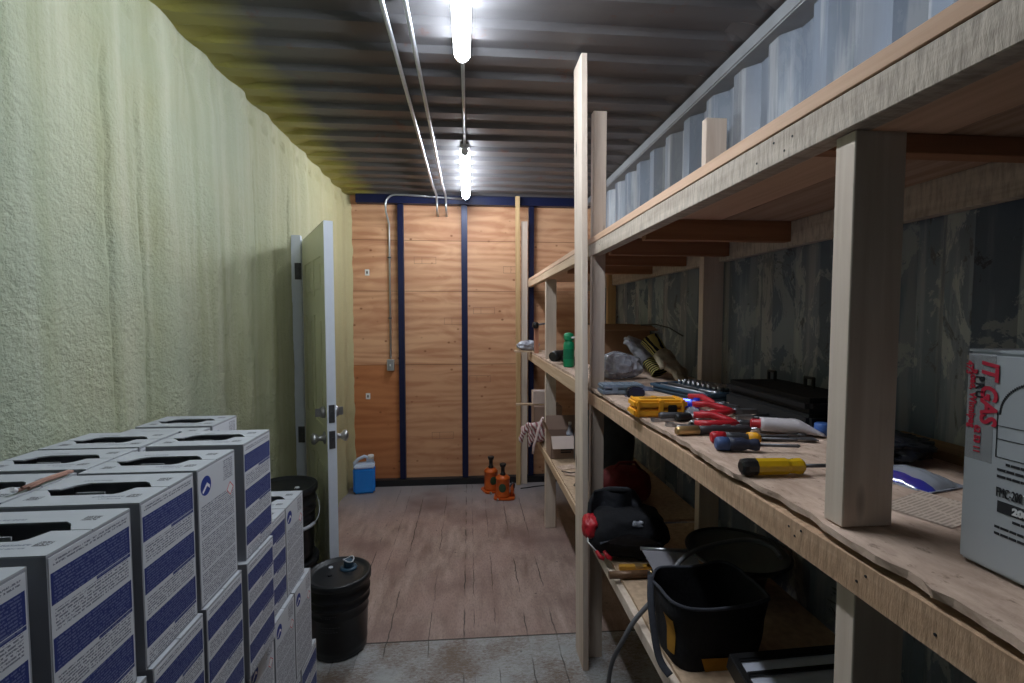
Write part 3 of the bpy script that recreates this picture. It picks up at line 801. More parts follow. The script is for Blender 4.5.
# ---------------------------------------------------------------- things on the middle shelf
ZS = 1.2445
def screwdriver(label, loc, rz, hl, hr, sl, mats, group=None):
    t = thing('screwdriver', label, 'screwdriver', (loc[0], loc[1], ZS+hr), rz, group)
    Mx = RY(PI/2)
    a, b, c = mats
    MB().lathe([(hr*.70, 0), (hr*.95, hl*.04), (hr, hl*.12), (hr*.98, hl*.30)], 20, Mx).build('end_cap', a, t)
    MB().lathe([(hr*.98, hl*.30), (hr*.90, hl*.45), (hr*.95, hl*.62), (hr*.70, hl*.74), (hr*.72, hl*.80), (hr*.88, hl*.90), (hr*.80, hl*.98), (hr*.45, hl)], 20, Mx).build('handle', b, t)
    MB().lathe([(hr*.24, hl), (hr*.24, hl+sl*.92), (hr*.30, hl+sl*.94), (hr*.12, hl+sl)], 10, Mx).build('shaft', c, t)
    return t
M_amber = N('amber_handle', .2, 0, .5); M_amber.b.inputs['Transmission Weight'].default_value = .25; M_amber.color((.66, .42, .015)); M_amber = M_amber.m
# the big yellow one: fluted faceted handle
t = thing('screwdriver', 'large yellow screwdriver with a black cap lying nearest the front shelf post', 'screwdriver', (.537, .905, ZS+.0175), -.04)
Mx = RY(PI/2)
MB().lathe([(.010, 0), (.0155, .003), (.0174, .010), (.0174, .030)], 10, Mx, smooth=False).build('end_cap', M_blk, t)
MB().lathe([(.0171, .030), (.0171, .085), (.0171, .090), (.0143, .098), (.0148, .104), (.0165, .112), (.0165, .122), (.013, .127)], 10, Mx, smooth=False).build('handle', M_amber, t)
MB().lathe([(.0040, .127), (.0040, .205)], 10, Mx).build('shaft', M_dsteel, t)
screwdriver('black and blue gripped screwdriver just behind the large yellow one', (.580, 1.085), -.22, .098, .0165, .09, (plain('blue_grip_cap', (.05, .09, .22), .5), plain('navy_grip', (.02, .025, .05), .55), M_dsteel))
screwdriver('red capped screwdriver with a yellow nose behind the blue gripped one', (.602, 1.150), -.22, .115, .0150, .09, (M_red, plain('charcoal_grip', (.03, .03, .035), .5), M_dsteel))
MB().lathe([(.0152, .088), (.0152, .108), (.010, .117)], 16, RY(PI/2)).build('nose_ring', M_yel, bpy.data.objects['screwdriver.002'])
screwdriver('brass ended black hammer handle lying across the shelf', (.548, 1.232), .02, .21, .0125, .02, (M_brass, plain('hammer_grip', (.035, .03, .035), .5), M_steel))
bpy.data.objects['screwdriver.003'].name = 'hammer_handle'; bpy.data.objects['hammer_handle']['category'] = 'tool handle'
def pliers(label, loc, rz, L=.2, open_=.10, g=M_red, jaw=M_dsteel):
    t = thing('pliers', label, 'pliers', (loc[0], loc[1], ZS), rz, 'red handled pliers on the shelf')
    for s in (-1, 1):
        pts = [(0, s*(.018+open_*.16), .012+.010*(s > 0)), (.25*L, s*(.024+open_*.14), .014+.012*(s > 0)), (.45*L, s*(.018+open_*.06), .014+.004*(s > 0)), (.62*L, s*.006, .014)]
        MB().tube(pts, [.0100, .0115, .0105, .006], 10).build('handle', g, t)
        MB().prism([(.60*L, s*.001), (.66*L, s*.015), (.74*L, s*.017), (1.0*L, s*.005), (1.0*L, s*.001)], .006, .021).build('jaw', jaw, t)
    MB().lathe([(.011, .004), (.011, .023)], 16, T(.66*L, 0, 0)).build('pivot', jaw, t)
    return t
pliers('red handled pliers beside the blue glow, rearmost of the red tools', (.775, 1.690), -.95, .20, .16)
pliers('long red handled pliers lying in the middle of the tool pile', (.735, 1.500), -.22, .185, .20)
pliers('red handled pliers lying closest to the shelf front', (.655, 1.350), -.42, .19, .12)
def wrench(label, loc, rz, L, m, w_=.010):
    t = thing('wrench', label, 'wrench', (loc[0], loc[1], ZS), rz)
    MB().prism([(.015, -w_/2), (L-.02, -w_/2), (L-.02, w_/2), (.015, w_/2)], .001, .007).build('shank', m, t, bevel=.001)
    r = w_*1.15
    MB().lathe([(r*.55, .0005), (r, .0005), (r, .009), (r*.55, .009), (r*.55, .0005)], 18, T(L-.01, 0, 0), cap=False).build('ring_end', m, t)
    MB().prism([(.018, -r*.6), (.012, -r), (-.006, -r), (-.010, -r*.5), (.002, -r*.4), (.004, r*.4), (-.008, r*.6), (-.004, r), (.012, r), (.018, r*.6)], .0005, .009).build('open_end', m, t)
wrench('steel wrench lying before the yellow case', (.556, 1.405), .02, .15, M_steel)
wrench('second steel wrench angled in front of the yellow case', (.575, 1.345), -.35, .13, M_steel, .012)
# ratchets / nut drivers
def ratchet(label, loc, rz, L, m1, m2, r=.011, cat='ratchet', name='ratchet'):
    t = thing(name, label, cat, (loc[0], loc[1], ZS+r), rz)
    MB().tube([(0, 0, 0), (.01, 0, 0), (L*.5, 0, 0), (L*.55, 0, 0)], [r*.7, r, r*.9, r*.5], 12).build('grip', m1, t)
    MB().tube([(L*.52, 0, 0), (L, 0, 0)], r*.42, 10).build('shank', m2, t)
    MB().lathe([(r*1.0, -r*.7), (r*1.3, -r*.4), (r*1.3, r*.5), (r*.9, r*.7)], 16, T(L, 0, 0)).build('head', m2, t)
ratchet('steel ratchet with a grey grip beside the yellow case', (.585, 1.44), -.12, .18, M_dsteel, M_steel)
ratchet('dark socket driver lying over the wrenches', (.62, 1.395), .25, .10, M_blk, M_steel, .012, 'socket driver', 'socket_driver')
ratchet('silver nut driver pointing at the hammer handle', (.570, 1.278), -.03, .11, M_steel, M_dsteel, .009, 'nut driver', 'nut_driver')
ratchet('black gripped driver lying behind the red pliers', (.80, 1.32), -.1, .10, M_blk, M_dsteel, .008, 'driver', 'torque_driver')
t = thing('socket', 'short silver socket standing open end towards the aisle', 'socket', (.640, 1.325, ZS+.010), .9)
MB().lathe([(.006, -.013), (.010, -.013), (.010, .013), (.006, .013), (.006, -.013)], 18, RY(PI/2), cap=False).build('sleeve', M_steel, t)
MB().lathe([(.0061, -.006), (.0061, .012)], 12, RY(PI/2)).build('core', M_blk, t)
wrench('small steel wrench half under the red pliers', (.66, 1.43), .12, .12, M_dsteel, .009)
wrench('dark steel wrench lying behind the red screwdriver', (.755, 1.185), .06, .13, M_dsteel, .010)
ratchet('chrome extension bar lying across the long red pliers tips', (.70, 1.285), -.10, .055, M_steel, M_steel, .008, 'extension bar', 'extension_bar')
for i_, (x_, y_, r_) in enumerate(((.735, 1.425, .012), (.715, 1.385, .010), (.86, 1.57, .014))):
    t = thing('socket', ['fat chrome socket standing between the red pliers', 'small chrome socket standing in front of the fat one', 'dark socket standing near the black tool case'][i_], 'socket', (x_, y_, ZS))
    MB().lathe([(r_*.6, 0), (r_, 0), (r_, .026), (r_*.6, .026), (r_*.6, 0)], 18, cap=False).build('sleeve', M_steel if i_ < 2 else M_dsteel, t)
    MB().lathe([(r_*.62, .002), (r_*.62, .018)], 12).build('core', M_blk, t)
# white tube with red end
t = thing('sealant_tube', 'crumpled white tube with a red end at the right of the tools', 'tube', (.775, 1.255, ZS+.0025), -.42)
M_wt = plain('white_tube', (.50, .46, .48), .35, 0, .12, 60, .3)
def tubefn(L, r, M_):
    vs = []; fs = []; n = 20; m = 14
    for j in range(m+1):
        u = j/m
        for i in range(n):
            a = 2*PI*i/n; k = 1-u
            hh = r*(.15+.75*min(1, (1-u)*2.6)); ww = r*(1+.30*u)
            vs.append((.02+L*u, ww*math.cos(a), hh+hh*math.sin(a) + .0018*mnoise.noise(Vector((u*9, a, 3)))))
    for j in range(m):
        for i in range(n): k = (i+1) % n; fs.append((j*n+i, j*n+k, (j+1)*n+k, (j+1)*n+i))
    fs.append(tuple(range(n))); fs.append(tuple(m*n+i for i in range(n)))
    return MB().add(vs, fs, True)
tubefn(.150, .022, 0).build('tube_body', M_wt, t)
MB().lathe([(.010, 0), (.0125, .004), (.0125, .022), (.018, .026)], 16, T(-.004, 0, .021) @ RY(PI/2)).build('cap', M_red, t)
# knife / flat black tool
t = thing('putty_knife', 'flat dark putty knife pointing towards the front post', 'putty knife', (.725, 1.165, ZS), -.18)
MB().prism([(0, -.010), (.05, -.012), (.085, -.008), (.085, .008), (.05, .012), (0, .010)], .002, .014).build('handle', M_blk, t, bevel=.003)
MB().prism([(.085, -.006), (.15, -.018), (.152, .018), (.085, .006)], .006, .0078).build('blade', M_dsteel, t)
# yellow case
t = thing('bit_case', 'small yellow plastic bit case with a black latch near the shelf front', 'case', (.515, 1.462, ZS), -.055)
m_ = MB(); m_.box(.0, .172, 0, .085, .001, .026); m_.build('base', M_yel, t, bevel=.006)
MB().box(.001, .171, .001, .084, .028, .054).build('lid', M_yel, t, bevel=.007)
MB().box(.106, .134, -.004, 0, .008, .040).build('latch', M_blk, t, bevel=.002)
for a_, b_ in ((.078, .094), (.01, .018), (.150, .158)): MB().box(a_, b_, -.002, .087, 0, .0555).build('rib', M_yel, t, bevel=.002)
MB().box(.03, .14, .030, .055, .054, .0555).build('raised_mark', plain('case_mark', (.35, .17, .02), .5), t)
# grey organiser and small black pouch
M_gplas = plain('grey_organiser_plastic', (.17, .21, .26), .4, 0, .2, 20, .1)
t = thing('organiser_box', 'flat grey plastic organiser beside the tall wooden slat', 'case', (.537, 1.905, ZS), -.05)
MB().box(0, .175, 0, .10, .001, .020).build('base', M_gplas, t, bevel=.004)
MB().box(.001, .174, .001, .099, .022, .040).build('lid', M_gplas, t, bevel=.005)
for x_ in (.04, .11): MB().box(x_, x_+.022, -.004, .0, .008, .034).build('latch', M_gplas, t, bevel=.001)
mb = MB()
for x_ in (.03, .06, .09, .12, .15): mb.box(x_, x_+.003, .008, .092, .040, .0425)
mb.build('lid_ribs', M_gplas, t)
t = thing('tape_measure', 'small black tape measure in front of the grey organiser', 'tape measure', (.618, 1.838, ZS), -.1)
MB().prism([(0, 0), (.066, 0), (.070, .012), (.066, .034), (.050, .040), (.016, .040), (.002, .030)], 0, .040, Matrix(((1,0,0,0),(0,0,1,0),(0,1,0,0),(0,0,0,1)))).build('body', M_blk, t, bevel=.005)
MB().box(-.006, .002, .010, .030, .002, .006).build('hook', M_steel, t)
# clear bag
M_film = N('clear_film', .15, 0, .6); M_film.b.inputs['Transmission Weight'].default_value = .35; M_film.color(M_film.mix(M_film.noise(M_film.obj, 30, 4, .7, 1), (.22, .24, .30), (.80, .82, .92))); M_film.bump(M_film.vor(M_film.mp((1, 1, 1), rot=(.4, .2, .1)), 26), 1.0, .02); M_film = M_film.m
def sack(name, label, cat, loc, d, mat, rz=0, seed=0, amp=.18, flatb=True, parent=None, n=28, scale=7):
    def fn(u, v):
        a = 2*PI*u; t_ = PI*v
        x, y, z = math.sin(t_)*math.cos(a), math.sin(t_)*math.sin(a), math.cos(t_)
        sx = abs(x)**.75*(1 if x > 0 else -1); sy = abs(y)**.75*(1 if y > 0 else -1); sz = abs(z)**.8*(1 if z > 0 else -1)
        p_ = Vector((x*scale/4+seed, y*scale/4, z*scale/4)); k_ = 1+amp*(mnoise.noise(p_)+.6*mnoise.noise(p_*2.3)+.35*mnoise.noise(p_*5))
        q = (sx*k_*d[0]/2, sy*k_*d[1]/2, max(0, d[2]/2+sz*k_*d[2]/2))
        return q
    m_ = MB().grid(fn, n*2, n)
    if parent is not None: return m_.build(name, mat, parent)
    o = m_.build(name, mat); o.location = loc; o.rotation_euler = (0, 0, rz)
    return tag(o, label, cat)
sack('plastic_bag', 'crumpled clear plastic bag behind the grey organiser', 'bag', (.735, 2.34, 1.2565), (.22, .20, .125), M_film, 0, 1, .14)
t = thing('foil_packet', 'blue grey foil packet lying between the organiser and the plastic bag', 'packet', (.720, 2.055, ZS), -.3)
M_foil = plain('foil_packet', (.13, .15, .22), .3, .3, .5, 25, .4)
MB().grid(lambda u, v: ((u-.5)*.16, (v-.5)*.10, .004+.018*math.sin(PI*u)*math.sin(PI*v)+.003*mnoise.noise(Vector((u*9, v*9, 0)))), 20, 14).box(-.08, .08, -.05, .05, .0, .003).build('pouch', M_foil, t)
MB().box(-.08, -.072, -.05, .05, .003, .006).build('sealed_edge', M_white, t)
# brown cardboard box deep on the shelf (second bay)
t = thing('cardboard_box', 'brown cardboard box with open flaps deep on the shelf behind the bags', 'box', (.940, 3.05, 1.2555), .02)
bw, bd, bh = .34, .30, .255
mb = MB(); mb.box(-bw/2, bw/2, -bd/2, -bd/2+.004, 0, bh).box(-bw/2, bw/2, bd/2-.004, bd/2, 0, bh).box(-bw/2, -bw/2+.004, -bd/2, bd/2, 0, bh).box(bw/2-.004, bw/2, -bd/2, bd/2, 0, bh).box(-bw/2, bw/2, -bd/2, bd/2, 0, .004)
mb.build('body', M_cardb, t)
for s in (-1, 1): MB().box(-bw/2, bw/2, 0, .13, 0, .004, T(0, s*bd/2, bh) @ RZ(0 if s > 0 else PI) @ RX(-.25)).build('flap', M_cardb, t)
MB().box(-.12, .08, -bd/2-.001, -bd/2, .03, .05).build('printed_strip', plain('dark_red_print', (.16, .02, .02), .7), t)
# black handle strap over it
tag(MB().tube([(1.02, 2.80, 1.512), (1.07, 2.7, 1.518), (1.108, 2.6, 1.50), (1.12, 2.45, 1.46)], .004, 8).build('power_cord', M_blk), 'thin black cord hanging against the right wall above the gloves', 'cord')
# gloves
M_glove = plain('grey_work_glove', (.27, .27, .30), .85, 0, .4, 40, .4)
M_glove2 = plain('tan_work_glove', (.36, .31, .22), .85, 0, .4, 40, .4)
def stripes():
    n = N('striped_cuff', .9, 0, .2)
    f = n.wave(n.mp((1, 1, 1), rot=(.3, .6, .5)), 26, 1.5, 2, 'X')
    n.color(n.mix(n.ramp(f, [(.52, 0), (.62, 1)]), (.012, .014, .018), (.50, .44, .14))); return n.m
M_stripe = stripes()
def glove(label, loc, rz, m1, tilt=.5, s=1.0):
    t = thing('work_glove', label, 'glove', loc, rz, 'striped work gloves')
    Mx = RY(-tilt)
    m_ = MB(); m_.sphere((0, 0, .035), .05*s, 16, Mx, (1.1, 1.0, .62)); m_.sphere((.045, 0, .030), .045*s, 14, Mx, (1.1, .95, .6))
    for k_, (yy, L, cz) in enumerate(((-.036, .070, .02), (-.012, .085, .035), (.014, .080, .03), (.036, .060, .01))):
        m_.tube([(.05, yy*s, .03), (.085*s, yy*1.1*s, .032+cz*.4), (.05+L*s, yy*1.2*s, .022)], [.014*s, .0125*s, .009*s], 8, Mx)
    m_.tube([(.0, -.035*s, .03), (.03, -.065*s, .035), (.06, -.078*s, .03)], [.016*s, .013*s, .010*s], 8, Mx)
    o = m_.build('hand', m1, t); remesh(o, .005, 3, .004, 45)
    c = MB(); 
    def cf(u, v):
        a = 2*PI*u; r = .043*s*(1+.28*v+.10*mnoise.noise(Vector((a, v*3, loc[0]*9))))
        return (-.03-.085*v, r*math.cos(a), .036+r*.62*math.sin(a)+.010*v)
    c.grid(cf, 28, 10, True, Mx)
    c.build('cuff', M_stripe, t)
    # drop so the lowest vertex rests on the shelf
    lo = min((Matrix.LocRotScale(None, None, None) @ v.co).z for ob in t.children for v in ob.data.vertices)
    t.location.z = loc[2]-lo
    return t
glove('grey work glove with a yellow striped cuff beside the plastic bag', (.89, 2.43, 1.2565), 2.2, M_glove, .75, 1.22)
glove('tan work glove with a striped back leaning beside the socket set', (.925, 2.27, 1.2565), -.9, M_glove2, -.70, 1.2)
# socket set in its open case
M_bcase = plain('slate_blue_case', (.055, .10, .15), .4, 0, .2)
t = thing('socket_set', 'open slate blue socket set with rows of chrome sockets', 'socket set', (.930, 1.875, ZS), -1.30)
m_ = MB(); m_.box(-.17, .17, -.115, .115, 0, .022); m_.build('tray', M_bcase, t, bevel=.010)
mb = MB(); mb.box(-.17, .17, -.115, -.105, .022, .034).box(-.17, .17, .105, .115, .022, .034).box(-.17, -.16, -.105, .105, .022, .034).box(.16, .17, -.105, .105, .022, .034).box(-.16, .16, -.002, .002, .022, .030)
mb.build('rim', M_bcase, t, bevel=.002)
for r_ in range(3):
    for i in range(13 - 2*r_):
        rr_ = .0065+.0004*i
        MB().lathe([(rr_*.5, .022), (rr_, .022), (rr_, .044), (rr_*.55, .044), (rr_*.5, .030)], 12, T(-.145+.0235*i*(1+.12*r_), .085-.032*r_, 0), cap=False).build('socket', M_steel, t)
MB().tube([(-.13, -.045, .030), (.02, -.045, .030), (.05, -.045, .030)], [.010, .009, .006], 10).build('ratchet_grip', M_blk, t)
MB().tube([(.04, -.045, .030), (.13, -.045, .030)], .0055, 10).lathe([(.014, .022), (.014, .038)], 16, T(.135, -.045, 0)).build('ratchet_shank', M_steel, t)
MB().tube([(-.14, -.080, .028), (.12, -.080, .028)], .005, 8).build('extension_bar', M_steel, t)
# blue lit torch
t = thing('work_torch', 'small torch giving off bright blue light among the tools', 'torch', (.735, 1.590, ZS), -.5)
MB().tube([(-.05, 0, .017), (.02, 0, .017), (.035, 0, .021), (.050, 0, .021)], [.014, .014, .020, .020], 16).build('barrel', M_blue, t)
MB().lathe([(.0135, 0), (.0135, .002)], 18, T(-.051, 0, .017) @ RY(PI/2)).build('lens', N('lit_blue_lens', .3).color((.1, .2, 1)).emit((.08, .16, 1.0), 14).m, t)
MB().box(-.03, .02, -.008, .008, .030, .033).build('lit_strip', N('lit_blue_strip', .3).color((.1, .2, 1)).emit((.06, .12, 1.0), 8).m, t)
t = thing('putty_ball', 'small crumpled silver foil wad among the tools', 'foil', (.70, 1.455, ZS))
sack('wad', '', '', (0, 0, 0), (.045, .04, .03), M_film, parent=t, seed=4, amp=.3, n=12)
# big black case at the back, with two clip handles
t = thing('tool_case', 'large black tool case lying at the back of the shelf', 'case', (1.020, 1.50, ZS), -.0)
m_ = MB(); m_.box(-.10, .10, -.27, .16, .001, .048); m_.build('base', M_mblk, t, bevel=.010)
MB().box(-.102, .102, -.272, .162, .050, .092).build('lid', M_mblk, t, bevel=.014)
for y_ in (-.07, .12):
    mb = MB(); mb.box(.045, .055, y_-.022, y_-.014, .092, .128).box(.045, .055, y_+.014, y_+.022, .092, .128).box(.045, .055, y_-.022, y_+.022, .120, .128)
    mb.build('clip', M_blk, t, bevel=.002)
t = thing('pliers', 'silver jawed black pliers before the black tool case', 'pliers', (.800, 1.375, ZS), .1)
for s in (-1, 1):
    MB().tube([(.16, s*.022, .012), (.10, s*.020, .012), (.05, s*.006, .012)], [.007, .007, .005], 8).build('handle', M_blk, t)
    MB().prism([(.05, s*.002), (.045, s*.012), (.0, s*.006), (0, s*.001)], .006, .02).build('jaw', M_steel, t)
# blue roll just behind the front post
tag(MB().lathe([(.016, 0), (.020, .003), (.020, .030), (.016, .033)], 20).build('tape_roll', plain('blue_tape', (.05, .12, .36), .4)), 'blue tape roll peeking out behind the front shelf post', 'tape').location = (.940, 1.20, ZS)
bpy.data.objects['tape_roll'].rotation_euler = (0, 0, 0)
# things right of the post
M_blueclear = N('blue_clear_plastic', .12, 0, .6); M_blueclear.b.inputs['Transmission Weight'].default_value = .5
xx = M_blueclear.xyz(); M_blueclear.color(M_blueclear.mix(M_blueclear.ma('LESS_THAN', xx[0], -.030), (.50, .53, .62), (.02, .03, .45))); M_blueclear = M_blueclear.m
t = thing('blister_pack', 'clear plastic packet with a blue edge lying right of the front post', 'packet', (.850, .85, ZS), .25)
MB().grid(lambda u, v: ((u-.5)*.10, (v-.5)*.12, .003+.022*(math.sin(PI*u)**.6)*(math.sin(PI*v)**.6)+.002*mnoise.noise(Vector((u*8, v*8, 1)))), 24, 24).build('bubble', M_blueclear, t)
MB().box(-.053, .053, -.063, .063, 0, .003).build('backing', M_film, t)
sack('black_bag', 'crumpled black plastic bag behind the clear packet', 'bag', (.935, 1.0, ZS), (.16, .15, .055), plain('black_film', (.012, .013, .018), .25, 0, .4, 40, .3), .2, 8, .28)
t = thing('instruction_sheet', 'printed paper sheet lying flat between the post and the white box', 'paper', (.760, .715, ZS), .35)
def sheet_m():
    n = N('printed_sheet', .7); x, y, z = n.xyz()
    f = n.ma('MULTIPLY', n.ma('LESS_THAN', n.ma('FRACT', n.ma('MULTIPLY', y, 150)), .5), n.ma('GREATER_THAN', n.noise(n.mp((1, .3, 1)), 130, 2), .42))
    n.color(n.mix(n.ma('MULTIPLY', f, .6), (.46, .36, .29), (.16, .12, .10))); return n.m
MB().grid(lambda u, v: ((u-.5)*.13, (v-.5)*.10, .001+.004*u*u), 10, 6).build('page', sheet_m(), t)
tag(MB().box(1.035, 1.125, .45, 1.15, ZS, ZS+.020).build('loose_plank', wood('stained_plank', (.30, .20, .10), (.16, .09, .04), 'Y', seed=12), bevel=.002), 'loose brown plank lying against the wall behind the black bag', 'plank')

# ---------------------------------------------------------------- white FMC box
M_wbox = plain('white_carton_board', (.40, .42, .45), .6, 0, .10, 6, .05)
fy = .566
t = thing('product_box', 'white cardboard box with red lettered tape and black print, near right', 'box', (.637, fy, ZS), 0, rot=(0, 0, 0))
BH = .272
m_ = MB(); m_.box(0, .28, -.34, 0, .003, BH); m_.build('body', M_wbox, t, bevel=.004)
MB().box(.002, .278, -.338, -.172, BH, BH+.003).build('top_flap', M_wbox, t); MB().box(.002, .278, -.168, -.002, BH, BH+.003).build('top_flap', M_wbox, t)
M_ink = plain('black_ink', (.02, .02, .025), .6); M_redink = plain('red_ink', (.50, .02, .05), .5)
M_tape = N('clear_tape', .12, 0, .6); M_tape.b.inputs['Alpha'].default_value = .32; M_tape.color((.62, .62, .64)); M_tape = M_tape.m
# frame on the -X face: u to the right in view = -Y, v up = Z
def FX(u, v, d=.0008, rot=0): return T(-d, -u, v) @ Matrix(((0,0,-1,0),(-1,0,0,0),(0,1,0,0),(0,0,0,1))) @ RZ(rot)
def fbox(mb, u0, u1, v0, v1): mb.box(-.0006, 0, -u1, -u0, v0, v1)
MB().box(-.0004, 0, -.036, -.004, BH*.50, BH-.002).box(.0, .10, -.036, -.004, BH+.003, BH+.0034).build('tape', M_tape, t)
text('IT GAS', .026, 'tape_lettering', M_redink, t, FX(.0215, BH-.010, .0009, -PI/2), space=1.0, bold=.0009, shear=.2)
text('Road, Winnipeg', .0115, 'tape_lettering', M_redink, t, FX(.0075, BH-.022, .0009, -PI/2), bold=.0003)
text('473', .0115, 'tape_lettering', M_redink, t, FX(.0020, BH-.012, .0009, -PI/2), bold=.0003)
text('PRU', .013, 'tape_lettering', M_ink, t, FX(.0145, BH-.030, .0009, -PI/2), space=1.3, bold=.0004)
text('62 53 11', .010, 'tape_lettering', M_redink, t, FX(.0150, BH-.092, .0009, -PI/2), bold=.0003)
text('FMC-200', .0165, 'model_number', M_ink, t, FX(.0430, .099, .0009))
mb = MB(); fbox(mb, .045, .14, .080, .094); mb.build('black_label', M_ink, t)
text('200', .011, 'label_number', M_white, t, FX(.062, .083, .0011), bold=.0006)
mb = MB()
for v0, a, b in ((.072, .062, .080), (.060, .043, .12), (.052, .043, .12), (.122, .043, .12), (.130, .043, .12), (.138, .052, .068)):
    u_ = a
    while u_ < b:
        w_ = random.uniform(.004, .011); fbox(mb, u_, u_+w_, v0, v0+.0030); u_ += w_+.0012
mb.build('fine_print', M_ink, t); mb = MB()
for (a, b, c_, d_) in ((.040, .13, .146, .1468), (.040, .13, .168, .1688), (.040, .0408, .146, .200), (.040, .13, .184, .1848)): fbox(mb, a, b, c_, d_)
for i in range(24):
    a = PI - PI*i/23*.5; r_ = .040
    uu = .082+r_*math.cos(a); vv = .198+r_*math.sin(a); fbox(mb, uu, uu+.0018, vv, vv+.0030)
mb.build('printed_diagram', M_ink, t)

# ---------------------------------------------------------------- second bay, middle shelf
Z2 = 1.2555
t = thing('spray_bottle', 'green spray bottle standing on the far shelf', 'bottle', (.605, 2.90, Z2))
MB().lathe([(.030, 0), (.033, .006), (.033, .135), (.030, .150), (.022, .158), (.020, .166)], 24).build('body', M_green, t)
MB().lathe([(.028, .160), (.031, .168), (.031, .190), (.026, .204), (.012, .210)], 24).build('cap', M_green, t)
MB().tube([(0, -.02, .178), (.03, -.035, .182), (.052, -.035, .178)], .006, 8).build('nozzle', M_white, t)
MB().lathe([(.0335, .05), (.0335, .11)], 24, cap=False).build('label', plain('dark_green_label', (.004, .15, .07), .4), t)
t = thing('drill', 'black cordless drill lying beside the green bottle', 'drill', (.60, 3.13, Z2), .75)
MB().tube([(-.09, 0, .05), (-.05, 0, .052), (.04, 0, .052), (.07, 0, .05), (.10, 0, .05)], [.030, .036, .036, .024, .014], 14).build('motor_housing', M_blk, t)
MB().tube([(-.02, 0, .04), (-.035, -.06, .028), (-.045, -.11, .026)], [.020, .018, .020], 10).build('handle', M_blk, t)
MB().box(-.085, -.005, -.165, -.105, 0, .052).build('battery', M_blk, t, bevel=.006)
MB().tube([(.10, 0, .05), (.135, 0, .05)], [.010, .004], 10).build('bit', M_steel, t)
t = thing('sanding_block', 'dark rounded sanding block beside the drill', 'block', (.60, 3.28, Z2), .2)
MB().box(-.035, .035, -.03, .03, 0, .028).build('pad', M_dsteel, t, bevel=.004)
MB().sphere((0, 0, .030), .032, 14, None, (1, .85, .7)).build('knob', M_blk, t)
# bar clamp with black grips
t = thing('bar_clamp', 'wooden bar clamp with two black grips standing beyond the far shelf post', 'clamp', (.60, 4.02, Z2))
MB().box(-.055, -.020, -.02, .02, 0, .23).build('bar', wood('clamp_wood', (.50, .25, .17), (.35, .15, .09), 'Z', seed=14), t, bevel=.002)
MB().tube([(-.075, -.03, .235), (.075, -.03, .255)], .008, 8).build('screw', M_dsteel, t)
for x_ in (-.05, .09): MB().lathe([(.016, -.025), (.026, -.018), (.026, .018), (.016, .025)], 14, T(x_, -.03, .237+(.02 if x_ > 0 else 0)) @ RY(.1) @ RX(.2)).build('grip', M_blk, t)
tag(MB().box(.395, .625, 4.13, 4.26, Z2, Z2+.014).build('offcut_board', M_pineY, bevel=.001), 'small offcut board poking past the end of the middle shelf', 'board')
sack('plastic_sack', 'small white plastic sack on the offcut board', 'bag', (.510, 4.18, Z2+.0145), (.19, .11, .085), M_film, 0, 11, .16)

# ---------------------------------------------------------------- lower shelf, second bay
Z3 = .6005
def open_box(name, label, loc, w_, d_, h_, m, rz=0, flaps=((0, -1.9),), mark=True):
    t = thing(name, label, 'box', loc, rz)
    mb = MB(); mb.box(-w_/2, w_/2, -d_/2, -d_/2+.003, 0, h_).box(-w_/2, w_/2, d_/2-.003, d_/2, 0, h_).box(-w_/2, -w_/2+.003, -d_/2, d_/2, 0, h_).box(w_/2-.003, w_/2, -d_/2, d_/2, 0, h_).box(-w_/2, w_/2, -d_/2, d_/2, 0, .003)
    mb.build('body', m, t)
    for side, a in flaps:
        if side == 0: MB().box(-w_/2, w_/2, 0, .10, -.0015, .0015, T(0, -d_/2, h_) @ RZ(PI) @ RX(a)).build('flap', M_cardp, t)
        if side == 1: MB().box(-w_/2, w_/2, 0, .10, -.0015, .0015, T(0, d_/2, h_) @ RX(a)).build('flap', m, t)
        if side == 2: MB().box(-d_/2, d_/2, 0, .10, -.0015, .0015, T(-w_/2, 0, h_) @ RZ(PI/2) @ RX(a)).build('flap', m, t)
    if mark:
        mb = MB()
        for i_, (a, b) in enumerate(((-.05, .02), (-.05, .03), (.02, .06))): mb.box(a, b, -d_/2-.0008, -d_/2, .04+.016*i_, .049+.016*i_)
        mb.build('printed_mark', M_ink, t)
    return t
M_cardm = plain('mid_brown_cardboard', (.30, .20, .155), .8, 0, .12, 12, .1)
open_box('cardboard_box', 'open cardboard box with a pale folded flap on the lower shelf', (.665, 3.29, Z3), .235, .20, .155, M_cardm, 0, ((0, -.75), (1, 1.25), (2, 1.2)))
t = thing('glass_bottle', 'small clear bottle standing in the open cardboard box', 'bottle', (.70, 3.30, Z3+.004))
MB().lathe([(.022, 0), (.025, .006), (.025, .15), (.010, .185), (.010, .205)], 18).build('body', M_film, t); MB().lathe([(.012, .203), (.012, .222)], 14).build('cap', M_white, t)
open_box('cardboard_box', 'closed dark cardboard box at the far end of the lower shelf', (.62, 3.84, Z3), .22, .19, .25, M_cardm, 0, (), False)
MB().box(-.11, .11, -.095, .095, .25, .254).build('lid', M_cardm, bpy.data.objects['cardboard_box.002'])
tag(MB().box(.372, .60, 3.80, 3.84, Z3+.2545, Z3+.268).build('offcut_board', M_pineY, bevel=.001), 'narrow wood offcut sticking out below the small pale carton', 'board')
t = thing('cardboard_box', 'small pale carton on top of the narrow wood offcut', 'box', (.56, 3.84, Z3+.2685))
MB().box(-.055, .055, -.05, .05, 0, .10).build('body', M_cardp, t, bevel=.002); MB().box(-.056, .056, -.004, .004, .10, .1012).build('tape', M_cardm, t)
